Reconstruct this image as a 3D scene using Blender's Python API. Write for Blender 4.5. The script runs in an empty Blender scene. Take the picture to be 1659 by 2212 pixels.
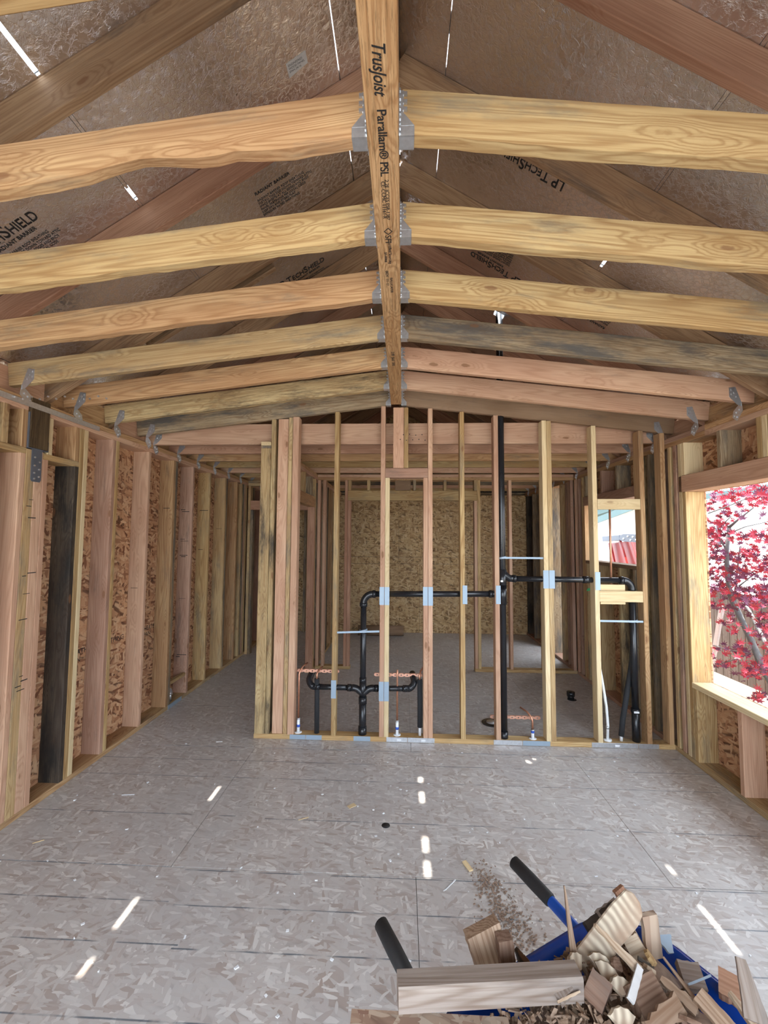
import bpy, bmesh, math, random
from mathutils import Vector, Matrix, Euler
random.seed(7)
sc = bpy.context.scene
C = sc.collection
PI = math.pi

# ------------------------------------------------------------------ camera
H, YAW, PIT, ROL, FPX = 1.6417, 0.0441, 0.0622, -0.0064, 922.4
cam_d = bpy.data.cameras.new('camera')
cam = bpy.data.objects.new('camera', cam_d)
C.objects.link(cam)
sc.camera = cam
cam_d.sensor_fit = 'VERTICAL'
cam_d.sensor_height = 36.0
cam_d.lens = FPX / 2212.0 * 36.0
cam_d.clip_start = 0.03
cam_d.clip_end = 300
cam.matrix_world = (Matrix.Translation((0, 0, H)) @ Matrix.Rotation(YAW, 4, 'Z') @ Matrix.Rotation(PI / 2 + PIT, 4, 'X')
                    @ Matrix.Rotation(-ROL, 4, 'Z'))

# ------------------------------------------------------------------ daylight
wd = bpy.data.worlds.new('world')
sc.world = wd
wd.use_nodes = True
bg = wd.node_tree.nodes['Background']
bg.inputs['Color'].default_value = (0.76, 0.87, 1.0, 1)
bg.inputs['Strength'].default_value = 4.6
sun_d = bpy.data.lights.new('sun', 'SUN')
sun_d.energy = 16.0
sun_d.angle = 0.0093
sun_d.color = (1.0, 0.95, 0.86)
sun = bpy.data.objects.new('sun', sun_d)
C.objects.link(sun)
SUND = Vector((0.13, -0.25, -3.31)).normalized()
sun.rotation_euler = SUND.to_track_quat('-Z', 'Y').to_euler()
sun.location = (0, 0, 8)
sc.view_settings.view_transform = 'Standard'
sc.view_settings.look = 'None'
sc.view_settings.gamma = 1.0
sc.view_settings.exposure = 0.75
sc.view_settings.use_curve_mapping = False


def ray_dir(u, v):
    """world direction from the camera's position towards a point of the 1659x2212 frame (used to take off real positions)"""
    a = (u - 829.5) / FPX
    b = (v - 1106.0) / FPX
    c, s = math.cos(-ROL), math.sin(-ROL)
    a, b = a * c - b * s, a * s + b * c
    x, y, z = a, 1.0, -b
    c, s = math.cos(PIT), math.sin(PIT)
    y, z = y * c - z * s, y * s + z * c
    c, s = math.cos(YAW), math.sin(YAW)
    return Vector((x * c - y * s, x * s + y * c, z))


def at(u, v, ax, val):
    d = ray_dir(u, v)
    o = Vector((0, 0, H))
    return o + d * ((val - o[ax]) / d[ax])


# ------------------------------------------------------------------ materials
def mat_new(name):
    m = bpy.data.materials.new(name)
    m.use_nodes = True
    nt = m.node_tree
    b = nt.nodes['Principled BSDF']
    return m, nt, b


def nd(nt, t, **kw):
    n = nt.nodes.new(t)
    for k, v in kw.items():
        if k.startswith('i_'):
            key = k[2:]
            n.inputs[int(key) if key.isdigit() else key].default_value = v
        else:
            setattr(n, k, v)
    return n


def math_n(nt, op, a, b=None, c=None, clamp=False):
    n = nt.nodes.new('ShaderNodeMath')
    n.operation = op
    n.use_clamp = clamp
    for i, x in enumerate((a, b, c)):
        if x is None:
            continue
        if isinstance(x, (int, float)):
            n.inputs[i].default_value = x
        else:
            nt.links.new(x, n.inputs[i])
    return n.outputs[0]


def mix_n(nt, fac, a, b, mode='MIX'):
    n = nt.nodes.new('ShaderNodeMix')
    n.data_type = 'RGBA'
    n.blend_type = mode
    n.clamp_factor = True
    for sock, x in ((n.inputs[0], fac), (n.inputs[6], a), (n.inputs[7], b)):
        if isinstance(x, (int, float)):
            sock.default_value = x
        elif isinstance(x, tuple):
            sock.default_value = (*x, 1) if len(x) == 3 else x
        else:
            nt.links.new(x, sock)
    return n.outputs[2]


def ramp_n(nt, fac, lo, hi):
    n = nt.nodes.new('ShaderNodeMapRange')
    n.interpolation_type = 'SMOOTHSTEP'
    nt.links.new(fac, n.inputs[0])
    n.inputs[1].default_value = lo
    n.inputs[2].default_value = hi
    return n.outputs[0]


def scale_n(nt, vec, s):
    n = nt.nodes.new('ShaderNodeVectorMath')
    n.operation = 'MULTIPLY'
    nt.links.new(vec, n.inputs[0])
    n.inputs[1].default_value = s
    return n.outputs[0]


def srgb(r, g, b):
    f = lambda c: (c / 255 / 12.92) if c / 255 <= 0.04045 else ((c / 255 + 0.055) / 1.055) ** 2.4
    return (f(r), f(g), f(b))


def wood(name, c1, c2, grain=0.5, stain=0.3, staincol=(0.10, 0.085, 0.07), knots=0.9, rough=0.72, streak=0.0, sts=(5.0, 60.0, 60.0)):
    m, nt, bs = mat_new(name)
    tc = nd(nt, 'ShaderNodeTexCoord')
    oi = nd(nt, 'ShaderNodeObjectInfo')
    off = nd(nt, 'ShaderNodeCombineXYZ')
    r1 = math_n(nt, 'MULTIPLY', oi.outputs['Random'], 53.0)
    r2 = math_n(nt, 'MULTIPLY', oi.outputs['Random'], 171.0)
    nt.links.new(r1, off.inputs[0])
    nt.links.new(r2, off.inputs[1])
    va = nd(nt, 'ShaderNodeVectorMath', operation='ADD')
    nt.links.new(tc.outputs['Object'], va.inputs[0])
    nt.links.new(off.outputs[0], va.inputs[1])
    P = va.outputs[0]
    # knots: points far apart along the board
    vor = nd(nt, 'ShaderNodeTexVoronoi', i_Scale=1.0)
    nt.links.new(scale_n(nt, P, (2.6, 7.0, 7.0)), vor.inputs['Vector'])
    kd = vor.outputs['Distance']
    kn = nd(nt, 'ShaderNodeTexNoise', i_Scale=1.0, i_Detail=3.0)
    nt.links.new(scale_n(nt, P, (40.0, 60.0, 60.0)), kn.inputs['Vector'])
    kd = math_n(nt, 'ADD', kd, math_n(nt, 'MULTIPLY', math_n(nt, 'SUBTRACT', kn.outputs[0], 0.5), 0.06))
    knot = ramp_n(nt, kd, 0.095, 0.06)
    halo = ramp_n(nt, kd, 0.42, 0.05)
    # growth rings, bent round the knots
    n1 = nd(nt, 'ShaderNodeTexNoise', i_Scale=1.0, i_Detail=2.0, i_Roughness=0.45)
    nt.links.new(scale_n(nt, P, (0.42, 8.5, 8.5)), n1.inputs['Vector'])
    fld = math_n(nt, 'ADD', math_n(nt, 'MULTIPLY', n1.outputs[0], 150.0), math_n(nt, 'MULTIPLY', halo, 20.0))
    ring = math_n(nt, 'POWER', math_n(nt, 'MULTIPLY_ADD', math_n(nt, 'SINE', fld), 0.5, 0.5), 2.2)
    n2 = nd(nt, 'ShaderNodeTexNoise', i_Scale=1.0, i_Detail=5.0, i_Roughness=0.65)
    nt.links.new(scale_n(nt, P, (3.0, 130.0, 130.0)), n2.inputs['Vector'])
    n3 = nd(nt, 'ShaderNodeTexNoise', i_Scale=1.0, i_Detail=3.0, i_Roughness=0.55)
    nt.links.new(scale_n(nt, P, (1.1, 5.0, 5.0)), n3.inputs['Vector'])
    base = mix_n(nt, ramp_n(nt, n3.outputs[0], 0.36, 0.64), c1, c2)
    darkg = tuple(x * y for x, y in zip(c2, (0.55, 0.42, 0.32)))
    col = mix_n(nt, math_n(nt, 'MULTIPLY', ring, 0.62 * grain), base, darkg)
    col = mix_n(nt, math_n(nt, 'MULTIPLY', ramp_n(nt, n2.outputs[0], 0.42, 0.72), 0.7 * grain), col, darkg)
    # weather and mould stain
    n4 = nd(nt, 'ShaderNodeTexNoise', i_Scale=1.0, i_Detail=6.0, i_Roughness=0.7)
    nt.links.new(scale_n(nt, P, (1.8, 9.0, 9.0)), n4.inputs['Vector'])
    stn = ramp_n(nt, n4.outputs[0], 0.62 - 0.22 * stain, 0.86 - 0.22 * stain)
    col = mix_n(nt, math_n(nt, 'MULTIPLY', stn, min(1.0, 0.25 + stain)), col, staincol)
    if streak:
        n5 = nd(nt, 'ShaderNodeTexNoise', i_Scale=1.0, i_Detail=4.0, i_Roughness=0.8)
        nt.links.new(scale_n(nt, P, sts), n5.inputs['Vector'])
        col = mix_n(nt, math_n(nt, 'MULTIPLY', ramp_n(nt, n5.outputs[0], 0.5, 0.62), streak), col, tuple(x * 0.35 for x in c2))
    col = mix_n(nt, math_n(nt, 'MULTIPLY', halo, 0.22), col, darkg)
    col = mix_n(nt, math_n(nt, 'MULTIPLY', knot, knots * 0.8), col, (0.20, 0.095, 0.045))
    # brightness differs a little from board to board
    bri = math_n(nt, 'MULTIPLY_ADD', oi.outputs['Random'], 0.26, 0.87)
    hs = nd(nt, 'ShaderNodeHueSaturation')
    nt.links.new(bri, hs.inputs['Value'])
    nt.links.new(col, hs.inputs['Color'])
    nt.links.new(hs.outputs[0], bs.inputs['Base Color'])
    bs.inputs['Roughness'].default_value = rough
    bs.inputs['Specular IOR Level'].default_value = 0.25
    bp = nd(nt, 'ShaderNodeBump', i_Strength=0.25, i_Distance=0.002)
    nt.links.new(n2.outputs[0], bp.inputs['Height'])
    nt.links.new(bp.outputs[0], bs.inputs['Normal'])
    return m


def osb(name, cols, axes='XY', dirt=0.3, edge=0.5, scale=1.0, rough=0.8, dirtcol=(0.16, 0.14, 0.13), marks=False, lines=False, spec=0.2):
    """strand board: three layers of long flakes, each flake its own tone"""
    m, nt, bs = mat_new(name)
    tc = nd(nt, 'ShaderNodeTexCoord')
    geo = nd(nt, 'ShaderNodeNewGeometry')
    sp = nd(nt, 'ShaderNodeSeparateXYZ')
    nt.links.new(geo.outputs['Position'], sp.inputs[0])
    cb = nd(nt, 'ShaderNodeCombineXYZ')
    nt.links.new(sp.outputs['XYZ'.index(axes[0])], cb.inputs[0])
    nt.links.new(sp.outputs['XYZ'.index(axes[1])], cb.inputs[1])
    P = cb.outputs[0]
    wn = nd(nt, 'ShaderNodeTexNoise', i_Scale=9.0 * scale, i_Detail=2.0)
    nt.links.new(P, wn.inputs['Vector'])
    wv = nd(nt, 'ShaderNodeVectorMath', operation='MULTIPLY_ADD')
    nt.links.new(wn.outputs['Color'], wv.inputs[0])
    wv.inputs[1].default_value = (0.035, 0.035, 0)
    nt.links.new(P, wv.inputs[2])
    lay, hts = [], []
    for k, (ang, sx, sy) in enumerate(((0.45, 13, 60), (-0.75, 16, 75), (1.45, 18, 66), (0.05, 22, 95))):
        mp = nd(nt, 'ShaderNodeMapping')
        mp.inputs['Rotation'].default_value = (0, 0, ang)
        mp.inputs['Location'].default_value = (k * 3.1, k * 1.7, k * 2.0)
        nt.links.new(wv.outputs[0], mp.inputs['Vector'])
        v = nd(nt, 'ShaderNodeTexVoronoi', i_Scale=1.0)
        nt.links.new(scale_n(nt, mp.outputs[0], (sx * scale, sy * scale, 0)), v.inputs['Vector'])
        s = nd(nt, 'ShaderNodeSeparateColor')
        nt.links.new(v.outputs['Color'], s.inputs[0])
        lay.append((s.outputs[0], s.outputs[1], v.outputs['Distance']))
    # a flake of a higher layer covers the ones below when its own draw is high
    cr = nd(nt, 'ShaderNodeValToRGB')
    el = cr.color_ramp.elements
    el[0].position, el[0].color = 0.0, (*cols[0], 1)
    el[1].position, el[1].color = 1.0, (*cols[-1], 1)
    for i, c in enumerate(cols[1:-1]):
        e = el.new((i + 1) / (len(cols) - 1))
        e.color = (*c, 1)
    tone, hh = lay[0][0], lay[0][2]
    for r, g, d in lay[1:]:
        mk = math_n(nt, 'GREATER_THAN', g, 0.6)
        mk = math_n(nt, 'MULTIPLY', mk, math_n(nt, 'LESS_THAN', d, 0.62))
        mx = nd(nt, 'ShaderNodeMix')
        nt.links.new(mk, mx.inputs[0]); nt.links.new(tone, mx.inputs[2]); nt.links.new(r, mx.inputs[3])
        tone = mx.outputs[0]
        mx = nd(nt, 'ShaderNodeMix')
        nt.links.new(mk, mx.inputs[0]); nt.links.new(hh, mx.inputs[2]); nt.links.new(d, mx.inputs[3])
        hh = mx.outputs[0]
    nt.links.new(tone, cr.inputs[0])
    col = cr.outputs[0]
    dk = tuple(x * 0.45 for x in cols[0])
    col = mix_n(nt, math_n(nt, 'MULTIPLY', ramp_n(nt, hh, 0.5, 0.85), edge), col, dk)
    ns = nd(nt, 'ShaderNodeTexNoise', i_Scale=1.3, i_Detail=6.0, i_Roughness=0.68)
    nt.links.new(P, ns.inputs['Vector'])
    col = mix_n(nt, math_n(nt, 'MULTIPLY', ramp_n(nt, ns.outputs[0], 0.35, 0.7), dirt), col, dirtcol)
    if marks:   # printed nail crosses every 8 by 16 inches
        fx = math_n(nt, 'ABSOLUTE', math_n(nt, 'SUBTRACT', math_n(nt, 'FRACT', math_n(nt, 'MULTIPLY', math_n(nt, 'ADD', sp.outputs['XYZ'.index(axes[0])], 5.0), 1 / 0.30)), 0.5))
        fy = math_n(nt, 'ABSOLUTE', math_n(nt, 'SUBTRACT', math_n(nt, 'FRACT', math_n(nt, 'MULTIPLY', math_n(nt, 'ADD', sp.outputs['XYZ'.index(axes[1])], 5.06), 1 / 0.20)), 0.5))
        a = math_n(nt, 'MULTIPLY', math_n(nt, 'LESS_THAN', fx, 0.075), math_n(nt, 'LESS_THAN', fy, 0.018))
        b = math_n(nt, 'MULTIPLY', math_n(nt, 'LESS_THAN', fx, 0.012), math_n(nt, 'LESS_THAN', fy, 0.08))
        col = mix_n(nt, math_n(nt, 'MULTIPLY', math_n(nt, 'MAXIMUM', a, b), 0.7), col, (0.03, 0.025, 0.02))
    if lines:   # chalk lines snapped across the sheets above the floor joists
        y = sp.outputs[1]
        x = sp.outputs[0]
        tot = None
        wob = math_n(nt, 'MULTIPLY', math_n(nt, 'SUBTRACT', wn.outputs[0], 0.5), 0.004)
        for yl, x0, x1 in ((1.52, -9, 9), (1.79, -9, -0.9), (1.775, -0.92, 9), (1.99, -9, -1.05), (1.975, -1.02, 9), (2.19, -9, -1.1), (2.175, -1.07, 9), (2.59, -9, -0.98), (2.575, -0.8, 9), (2.99, -9, 9), (3.21, -9, 9), (3.41, -9, 9), (4.2, -9, 9)):
            d = math_n(nt, 'ABSOLUTE', math_n(nt, 'SUBTRACT', math_n(nt, 'ADD', y, wob), yl))
            l = ramp_n(nt, d, 0.0045, 0.0015)
            l = math_n(nt, 'MULTIPLY', l, math_n(nt, 'MULTIPLY', math_n(nt, 'GREATER_THAN', x, x0), math_n(nt, 'LESS_THAN', x, x1)))
            tot = l if tot is None else math_n(nt, 'MAXIMUM', tot, l)
        brk = nd(nt, 'ShaderNodeTexNoise', i_Scale=6.0, i_Detail=5.0)
        nt.links.new(P, brk.inputs['Vector'])
        tot = math_n(nt, 'MULTIPLY', tot, ramp_n(nt, brk.outputs[0], 0.36, 0.58))
        col = mix_n(nt, math_n(nt, 'MULTIPLY', tot, 0.8), col, (0.05, 0.08, 0.11))
    nt.links.new(col, bs.inputs['Base Color'])
    bs.inputs['Roughness'].default_value = rough
    bs.inputs['Specular IOR Level'].default_value = spec
    bp = nd(nt, 'ShaderNodeBump', i_Strength=0.5, i_Distance=0.0015)
    nt.links.new(tone, bp.inputs['Height'])
    nt.links.new(bp.outputs[0], bs.inputs['Normal'])
    return m


def plain(name, col, rough=0.5, metal=0.0, noise=0.12, nscale=30, bump=0.0, spec=0.5):
    m, nt, bs = mat_new(name)
    tc = nd(nt, 'ShaderNodeTexCoord')
    n = nd(nt, 'ShaderNodeTexNoise', i_Scale=nscale, i_Detail=4.0)
    nt.links.new(tc.outputs['Object'], n.inputs['Vector'])
    c = mix_n(nt, n.outputs[0], tuple(min(1, x * (1 + noise)) for x in col), tuple(x * (1 - noise) for x in col))
    nt.links.new(c, bs.inputs['Base Color'])
    bs.inputs['Roughness'].default_value = rough
    bs.inputs['Metallic'].default_value = metal
    bs.inputs['Specular IOR Level'].default_value = spec
    if bump:
        bp = nd(nt, 'ShaderNodeBump', i_Strength=bump, i_Distance=0.003)
        nt.links.new(n.outputs[0], bp.inputs['Height'])
        nt.links.new(bp.outputs[0], bs.inputs['Normal'])
    return m


M = {}
M['yel'] = wood('pine_yellow', srgb(194, 168, 122), srgb(180, 148, 102), 0.85, 0.55, (0.20, 0.17, 0.12))
M['yel2'] = wood('pine_yellow_stained', srgb(198, 172, 128), srgb(182, 152, 110), 0.7, 0.62, (0.17, 0.15, 0.12))
M['ora'] = wood('pine_orange', srgb(194, 160, 118), srgb(180, 142, 104), 0.85, 0.5, (0.18, 0.14, 0.10))
M['pink'] = wood('fir_pink', srgb(204, 168, 140), srgb(190, 150, 124), 0.45, 0.15)
M['pink2'] = wood('fir_pink_stained', srgb(186, 152, 130), srgb(166, 130, 110), 0.5, 0.5, (0.12, 0.095, 0.08))
M['pale'] = wood('pine_pale', srgb(222, 202, 162), srgb(212, 188, 146), 0.35, 0.05, knots=0.5)
M['grey'] = wood('pine_weathered', srgb(172, 154, 126), srgb(146, 126, 100), 0.9, 0.85, (0.11, 0.10, 0.09), streak=0.4)
M['dark'] = wood('pine_mouldy', srgb(98, 86, 72), srgb(70, 60, 52), 0.8, 0.9, (0.022, 0.02, 0.018))
M['brown'] = wood('board_brown', srgb(150, 124, 100), srgb(134, 108, 84), 0.25, 0.45, (0.13, 0.10, 0.08), knots=0.15)
M['spot'] = wood('fir_pitted', srgb(200, 178, 134), srgb(184, 158, 116), 0.8, 0.75, (0.06, 0.05, 0.04), streak=0.35)
M['raft'] = wood('fir_rafter', srgb(176, 146, 114), srgb(152, 122, 94), 0.6, 0.55, (0.12, 0.09, 0.07))
M['raftp'] = wood('fir_rafter_red', srgb(190, 150, 124), srgb(168, 126, 102), 0.5, 0.25, (0.12, 0.08, 0.06))
M['psl'] = wood('strand_beam', srgb(196, 160, 118), srgb(180, 142, 100), 0.9, 0.0, (0.16, 0.07, 0.04), knots=0.0, streak=0.7, sts=(9.0, 190.0, 190.0))
M['pslend'] = wood('strand_beam_dark', srgb(110, 92, 66), srgb(84, 68, 48), 1.0, 0.5, (0.03, 0.025, 0.02), knots=0.0, streak=0.6)
M['osbw'] = osb('wall_strand_board', [srgb(118, 74, 50), srgb(182, 134, 98), srgb(198, 154, 116), srgb(208, 170, 134)], 'YZ', 0.15, 0.8, 0.62)
M['osbb'] = osb('far_strand_board', [srgb(150, 116, 78), srgb(190, 156, 112), srgb(204, 172, 126), srgb(216, 188, 146)], 'XZ', 0.2, 0.7, 0.6, marks=True)
M['osbf'] = osb('floor_strand_board', [srgb(164, 150, 141), srgb(182, 174, 169), srgb(188, 182, 177), srgb(190, 185, 181), srgb(214, 210, 205)], 'XY', 0.5, 0.22, 0.8, rough=0.36, dirtcol=srgb(172, 170, 170), lines=True, spec=0.5)
M['osbd'] = osb('scrap_strand_board', [srgb(138, 106, 90), srgb(172, 146, 124), srgb(194, 176, 156)], 'XY', 0.2, 0.5, 1.0)
M['steel'] = plain('galvanised_steel', (0.62, 0.64, 0.67), 0.34, 0.82, 0.25, 60)
M['steelb'] = plain('galvanised_plate', (0.30, 0.38, 0.46), 0.5, 0.35, 0.08, 25)
M['steeld'] = plain('grey_painted_steel', (0.16, 0.18, 0.22), 0.45, 0.6, 0.2, 20)
M['nail'] = plain('nail_steel', (0.75, 0.75, 0.75), 0.3, 0.9)
M['abs'] = plain('black_plastic', (0.012, 0.013, 0.016), 0.27, 0, 0.3, 8)
M['foam'] = plain('black_foam', (0.02, 0.021, 0.024), 0.85, 0, 0.3, 90, 0.3)
M['copper'] = plain('copper', (0.62, 0.30, 0.19), 0.35, 0.75, 0.25, 40)
M['cbrk'] = plain('copper_plated_strap', (0.68, 0.36, 0.25), 0.5, 0.45, 0.15, 40)
M['white'] = plain('white_plastic', (0.78, 0.80, 0.82), 0.4)
M['bluep'] = plain('blue_plastic', (0.03, 0.10, 0.5), 0.4)
M['blue'] = plain('blue_paint', (0.004, 0.045, 0.30), 0.22, 0, 0.12, 12)
M['bluet'] = plain('blue_tube_paint', (0.005, 0.085, 0.48), 0.3, 0, 0.1, 12)
M['rubber'] = plain('black_rubber', (0.015, 0.016, 0.018), 0.6, 0, 0.2, 70, 0.15)
M['ink'] = plain('black_ink', (0.012, 0.011, 0.011), 0.7, 0, 0.1)
M['greenp'] = plain('green_marking_paint', (0.03, 0.30, 0.10), 0.6)
M['label'] = plain('paper_label', (0.5, 0.5, 0.5), 0.6)
M['red'] = plain('red_fibreglass', (0.30, 0.018, 0.014), 0.4)
M['cap'] = plain('grey_ladder_cap', (0.06, 0.075, 0.11), 0.4)
M['leaf'] = plain('red_maple_leaf', (0.34, 0.022, 0.045), 0.5, 0, 0.5, 3)
M['leafd'] = plain('purple_maple_leaf', (0.11, 0.022, 0.06), 0.5, 0, 0.5, 3)
M['bark'] = plain('grey_bark', (0.10, 0.10, 0.10), 0.9, 0, 0.3, 25, 0.4)
M['fence'] = wood('fence_board_grey', srgb(110, 94, 84), srgb(90, 76, 68), 0.7, 0.4, (0.10, 0.09, 0.08))
M['stucco'] = plain('white_stucco', (0.80, 0.78, 0.76), 0.9, 0, 0.04, 40, 0.2)
M['fascia'] = plain('teal_fascia', (0.06, 0.11, 0.11), 0.6)
M['shingle'] = plain('grey_green_shingle', (0.09, 0.14, 0.14), 0.9, 0, 0.25, 50)
M['ground'] = plain('bare_ground', (0.20, 0.17, 0.13), 0.95, 0, 0.3, 3, 0.5)
M['concrete'] = plain('pale_concrete', (0.42, 0.42, 0.41), 0.9, 0, 0.1, 5, 0.2)
M['felt'] = plain('roofing_felt', (0.05, 0.05, 0.05), 0.9)
M['dust'] = plain('sawdust', srgb(142, 120, 104), 0.95, 0, 0.45, 60, 0.8)
M['dpale'] = wood('dusty_pale_wood', srgb(182, 164, 142), srgb(168, 148, 126), 0.9, 0.35, (0.22, 0.17, 0.14), knots=0.3)
M['dtan'] = wood('dusty_tan_wood', srgb(164, 140, 118), srgb(146, 122, 102), 0.9, 0.5, (0.16, 0.12, 0.10), knots=0.3)
M['dbrown'] = wood('dusty_brown_wood', srgb(138, 112, 94), srgb(118, 94, 80), 0.8, 0.6, (0.12, 0.09, 0.075), knots=0.3)
M['dgrey'] = wood('dusty_grey_wood', srgb(150, 138, 128), srgb(130, 118, 110), 0.8, 0.6, (0.14, 0.12, 0.11), knots=0.2)
M['dwhite'] = plain('dull_white_paint', srgb(190, 188, 186), 0.7, 0, 0.15, 60)
M['pinkw'] = plain('pinkish_white_paint', (0.55, 0.48, 0.46), 0.7)


def rippled():
    m, nt, bs = mat_new('rippled_pale_wood')
    tc = nd(nt, 'ShaderNodeTexCoord')
    w = nd(nt, 'ShaderNodeTexWave', i_Scale=17.0, i_Distortion=5.5, i_Detail=2.0)
    w.inputs['Detail Scale'].default_value = 0.6
    nt.links.new(tc.outputs['Object'], w.inputs['Vector'])
    n = nd(nt, 'ShaderNodeTexNoise', i_Scale=14.0, i_Detail=4.0)
    nt.links.new(tc.outputs['Object'], n.inputs['Vector'])
    c = mix_n(nt, w.outputs[0], srgb(150, 134, 116), srgb(198, 184, 162))
    c = mix_n(nt, ramp_n(nt, n.outputs[0], 0.4, 0.75), c, srgb(156, 130, 108))
    nt.links.new(c, bs.inputs['Base Color'])
    bs.inputs['Roughness'].default_value = 0.8
    bp = nd(nt, 'ShaderNodeBump', i_Strength=0.4, i_Distance=0.004)
    nt.links.new(w.outputs[0], bp.inputs['Height'])
    nt.links.new(bp.outputs[0], bs.inputs['Normal'])
    return m


M['scal'] = rippled()


def foil():
    m, nt, bs = mat_new('foil_faced_sheathing')
    tc = nd(nt, 'ShaderNodeTexCoord')
    bs.inputs['Metallic'].default_value = 0.96
    n = nd(nt, 'ShaderNodeTexNoise', i_Scale=26.0, i_Detail=6.0, i_Roughness=0.62, i_Distortion=1.2)
    nt.links.new(tc.outputs['Object'], n.inputs['Vector'])
    n2 = nd(nt, 'ShaderNodeTexNoise', i_Scale=1.7, i_Detail=3.0)
    nt.links.new(tc.outputs['Object'], n2.inputs['Vector'])
    c = mix_n(nt, ramp_n(nt, n2.outputs[0], 0.35, 0.65), (0.70, 0.66, 0.63), (0.84, 0.81, 0.80))
    nt.links.new(c, bs.inputs['Base Color'])
    r = math_n(nt, 'MULTIPLY_ADD', n2.outputs[0], 0.14, 0.12)
    nt.links.new(r, bs.inputs['Roughness'])
    vv = nd(nt, 'ShaderNodeTexVoronoi', i_Scale=30.0, feature='DISTANCE_TO_EDGE')
    wv = nd(nt, 'ShaderNodeVectorMath', operation='MULTIPLY_ADD')
    nt.links.new(n.outputs['Color'], wv.inputs[0])
    wv.inputs[1].default_value = (0.06, 0.06, 0.06)
    nt.links.new(tc.outputs['Object'], wv.inputs[2])
    nt.links.new(wv.outputs[0], vv.inputs['Vector'])
    hgt = math_n(nt, 'ADD', n.outputs[0], math_n(nt, 'MULTIPLY', ramp_n(nt, vv.outputs['Distance'], 0.0, 0.12), 0.22))
    bp = nd(nt, 'ShaderNodeBump', i_Strength=0.55, i_Distance=0.0045)
    nt.links.new(hgt, bp.inputs['Height'])
    nt.links.new(bp.outputs[0], bs.inputs['Normal'])
    return m


M['foil'] = foil()


def tone(m):
    return M[m] if isinstance(m, str) else m


# ------------------------------------------------------------------ object helpers
def link(name, me, par=None, loc=(0, 0, 0), rot=None):
    o = bpy.data.objects.new(name, me)
    C.objects.link(o)
    if par is not None:
        o.parent = par
    o.location = loc
    if rot is not None:
        o.rotation_euler = rot
    return o


def wloc(par):
    """world position of an unrotated parent chain"""
    v = Vector((0, 0, 0))
    while par is not None:
        v += par.location
        par = par.parent
    return v


def tag(o, label=None, cat=None, group=None, kind=None):
    if label: o['label'] = label
    if cat: o['category'] = cat
    if group: o['group'] = group
    if kind: o['kind'] = kind
    return o


def empty(name, loc=(0, 0, 0), **kw):
    o = link(name, None, None, loc)
    return tag(o, **kw)


_mesh = {}


def lumber_mesh(L, w, h, m, ch=0.003):
    """board along local X with eased long edges"""
    key = (round(L, 3), round(w, 3), round(h, 3), m if isinstance(m, str) else m.name, ch)
    if key in _mesh:
        return _mesh[key]
    me = bpy.data.meshes.new('board')
    c = min(ch, w * 0.3, h * 0.3)
    y, z = w / 2, h / 2
    prof = [(-y + c, -z), (y - c, -z), (y, -z + c), (y, z - c), (y - c, z), (-y + c, z), (-y, z - c), (-y, -z + c)]
    vs = [(-L / 2, a, b) for a, b in prof] + [(L / 2, a, b) for a, b in prof]
    fs = [tuple(range(7, -1, -1)), tuple(range(8, 16))] + [(i, (i + 1) % 8, (i + 1) % 8 + 8, i + 8) for i in range(8)]
    me.from_pydata(vs, [], fs)
    me.materials.append(tone(m))
    _mesh[key] = me
    return me


def box(name, par, x0, x1, y0, y1, z0, z1, m, ch=0.003):
    """axis-aligned board: the longest side becomes the grain"""
    d = (abs(x1 - x0), abs(y1 - y0), abs(z1 - z0))
    ctr = Vector(((x0 + x1) / 2, (y0 + y1) / 2, (z0 + z1) / 2)) - wloc(par)
    k = d.index(max(d))
    if k == 0:
        me, rot = lumber_mesh(d[0], d[1], d[2], m, ch), None
    elif k == 1:
        me, rot = lumber_mesh(d[1], d[0], d[2], m, ch), (0, 0, PI / 2)
    else:
        me, rot = lumber_mesh(d[2], d[1], d[0], m, ch), (0, -PI / 2, 0)
    return link(name, me, par, ctr, rot)


def board(name, par, p0, p1, w, h, m, up=(0, 0, 1), ch=0.003):
    """board from p0 to p1; w across, h along 'up'"""
    p0, p1 = Vector(p0), Vector(p1)
    X = (p1 - p0).normalized()
    Y = Vector(up).cross(X).normalized()
    Z = X.cross(Y)
    R = Matrix((X, Y, Z)).transposed()
    me = lumber_mesh((p1 - p0).length, w, h, m, ch)
    return link(name, me, par, (p0 + p1) / 2 - wloc(par), R.to_euler())


def mesh_obj(name, vs, fs, m, par=None, smooth=False, loc=None):
    me = bpy.data.meshes.new(name)
    o = wloc(par)
    if loc is not None:
        o = Vector(loc) + o
    me.from_pydata([tuple(Vector(v) - o) for v in vs], [], fs)
    me.materials.append(tone(m))
    if smooth:
        me.polygons.foreach_set('use_smooth', [True] * len(me.polygons))
    me.update()
    return link(name, me, par, loc or (0, 0, 0))


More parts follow.
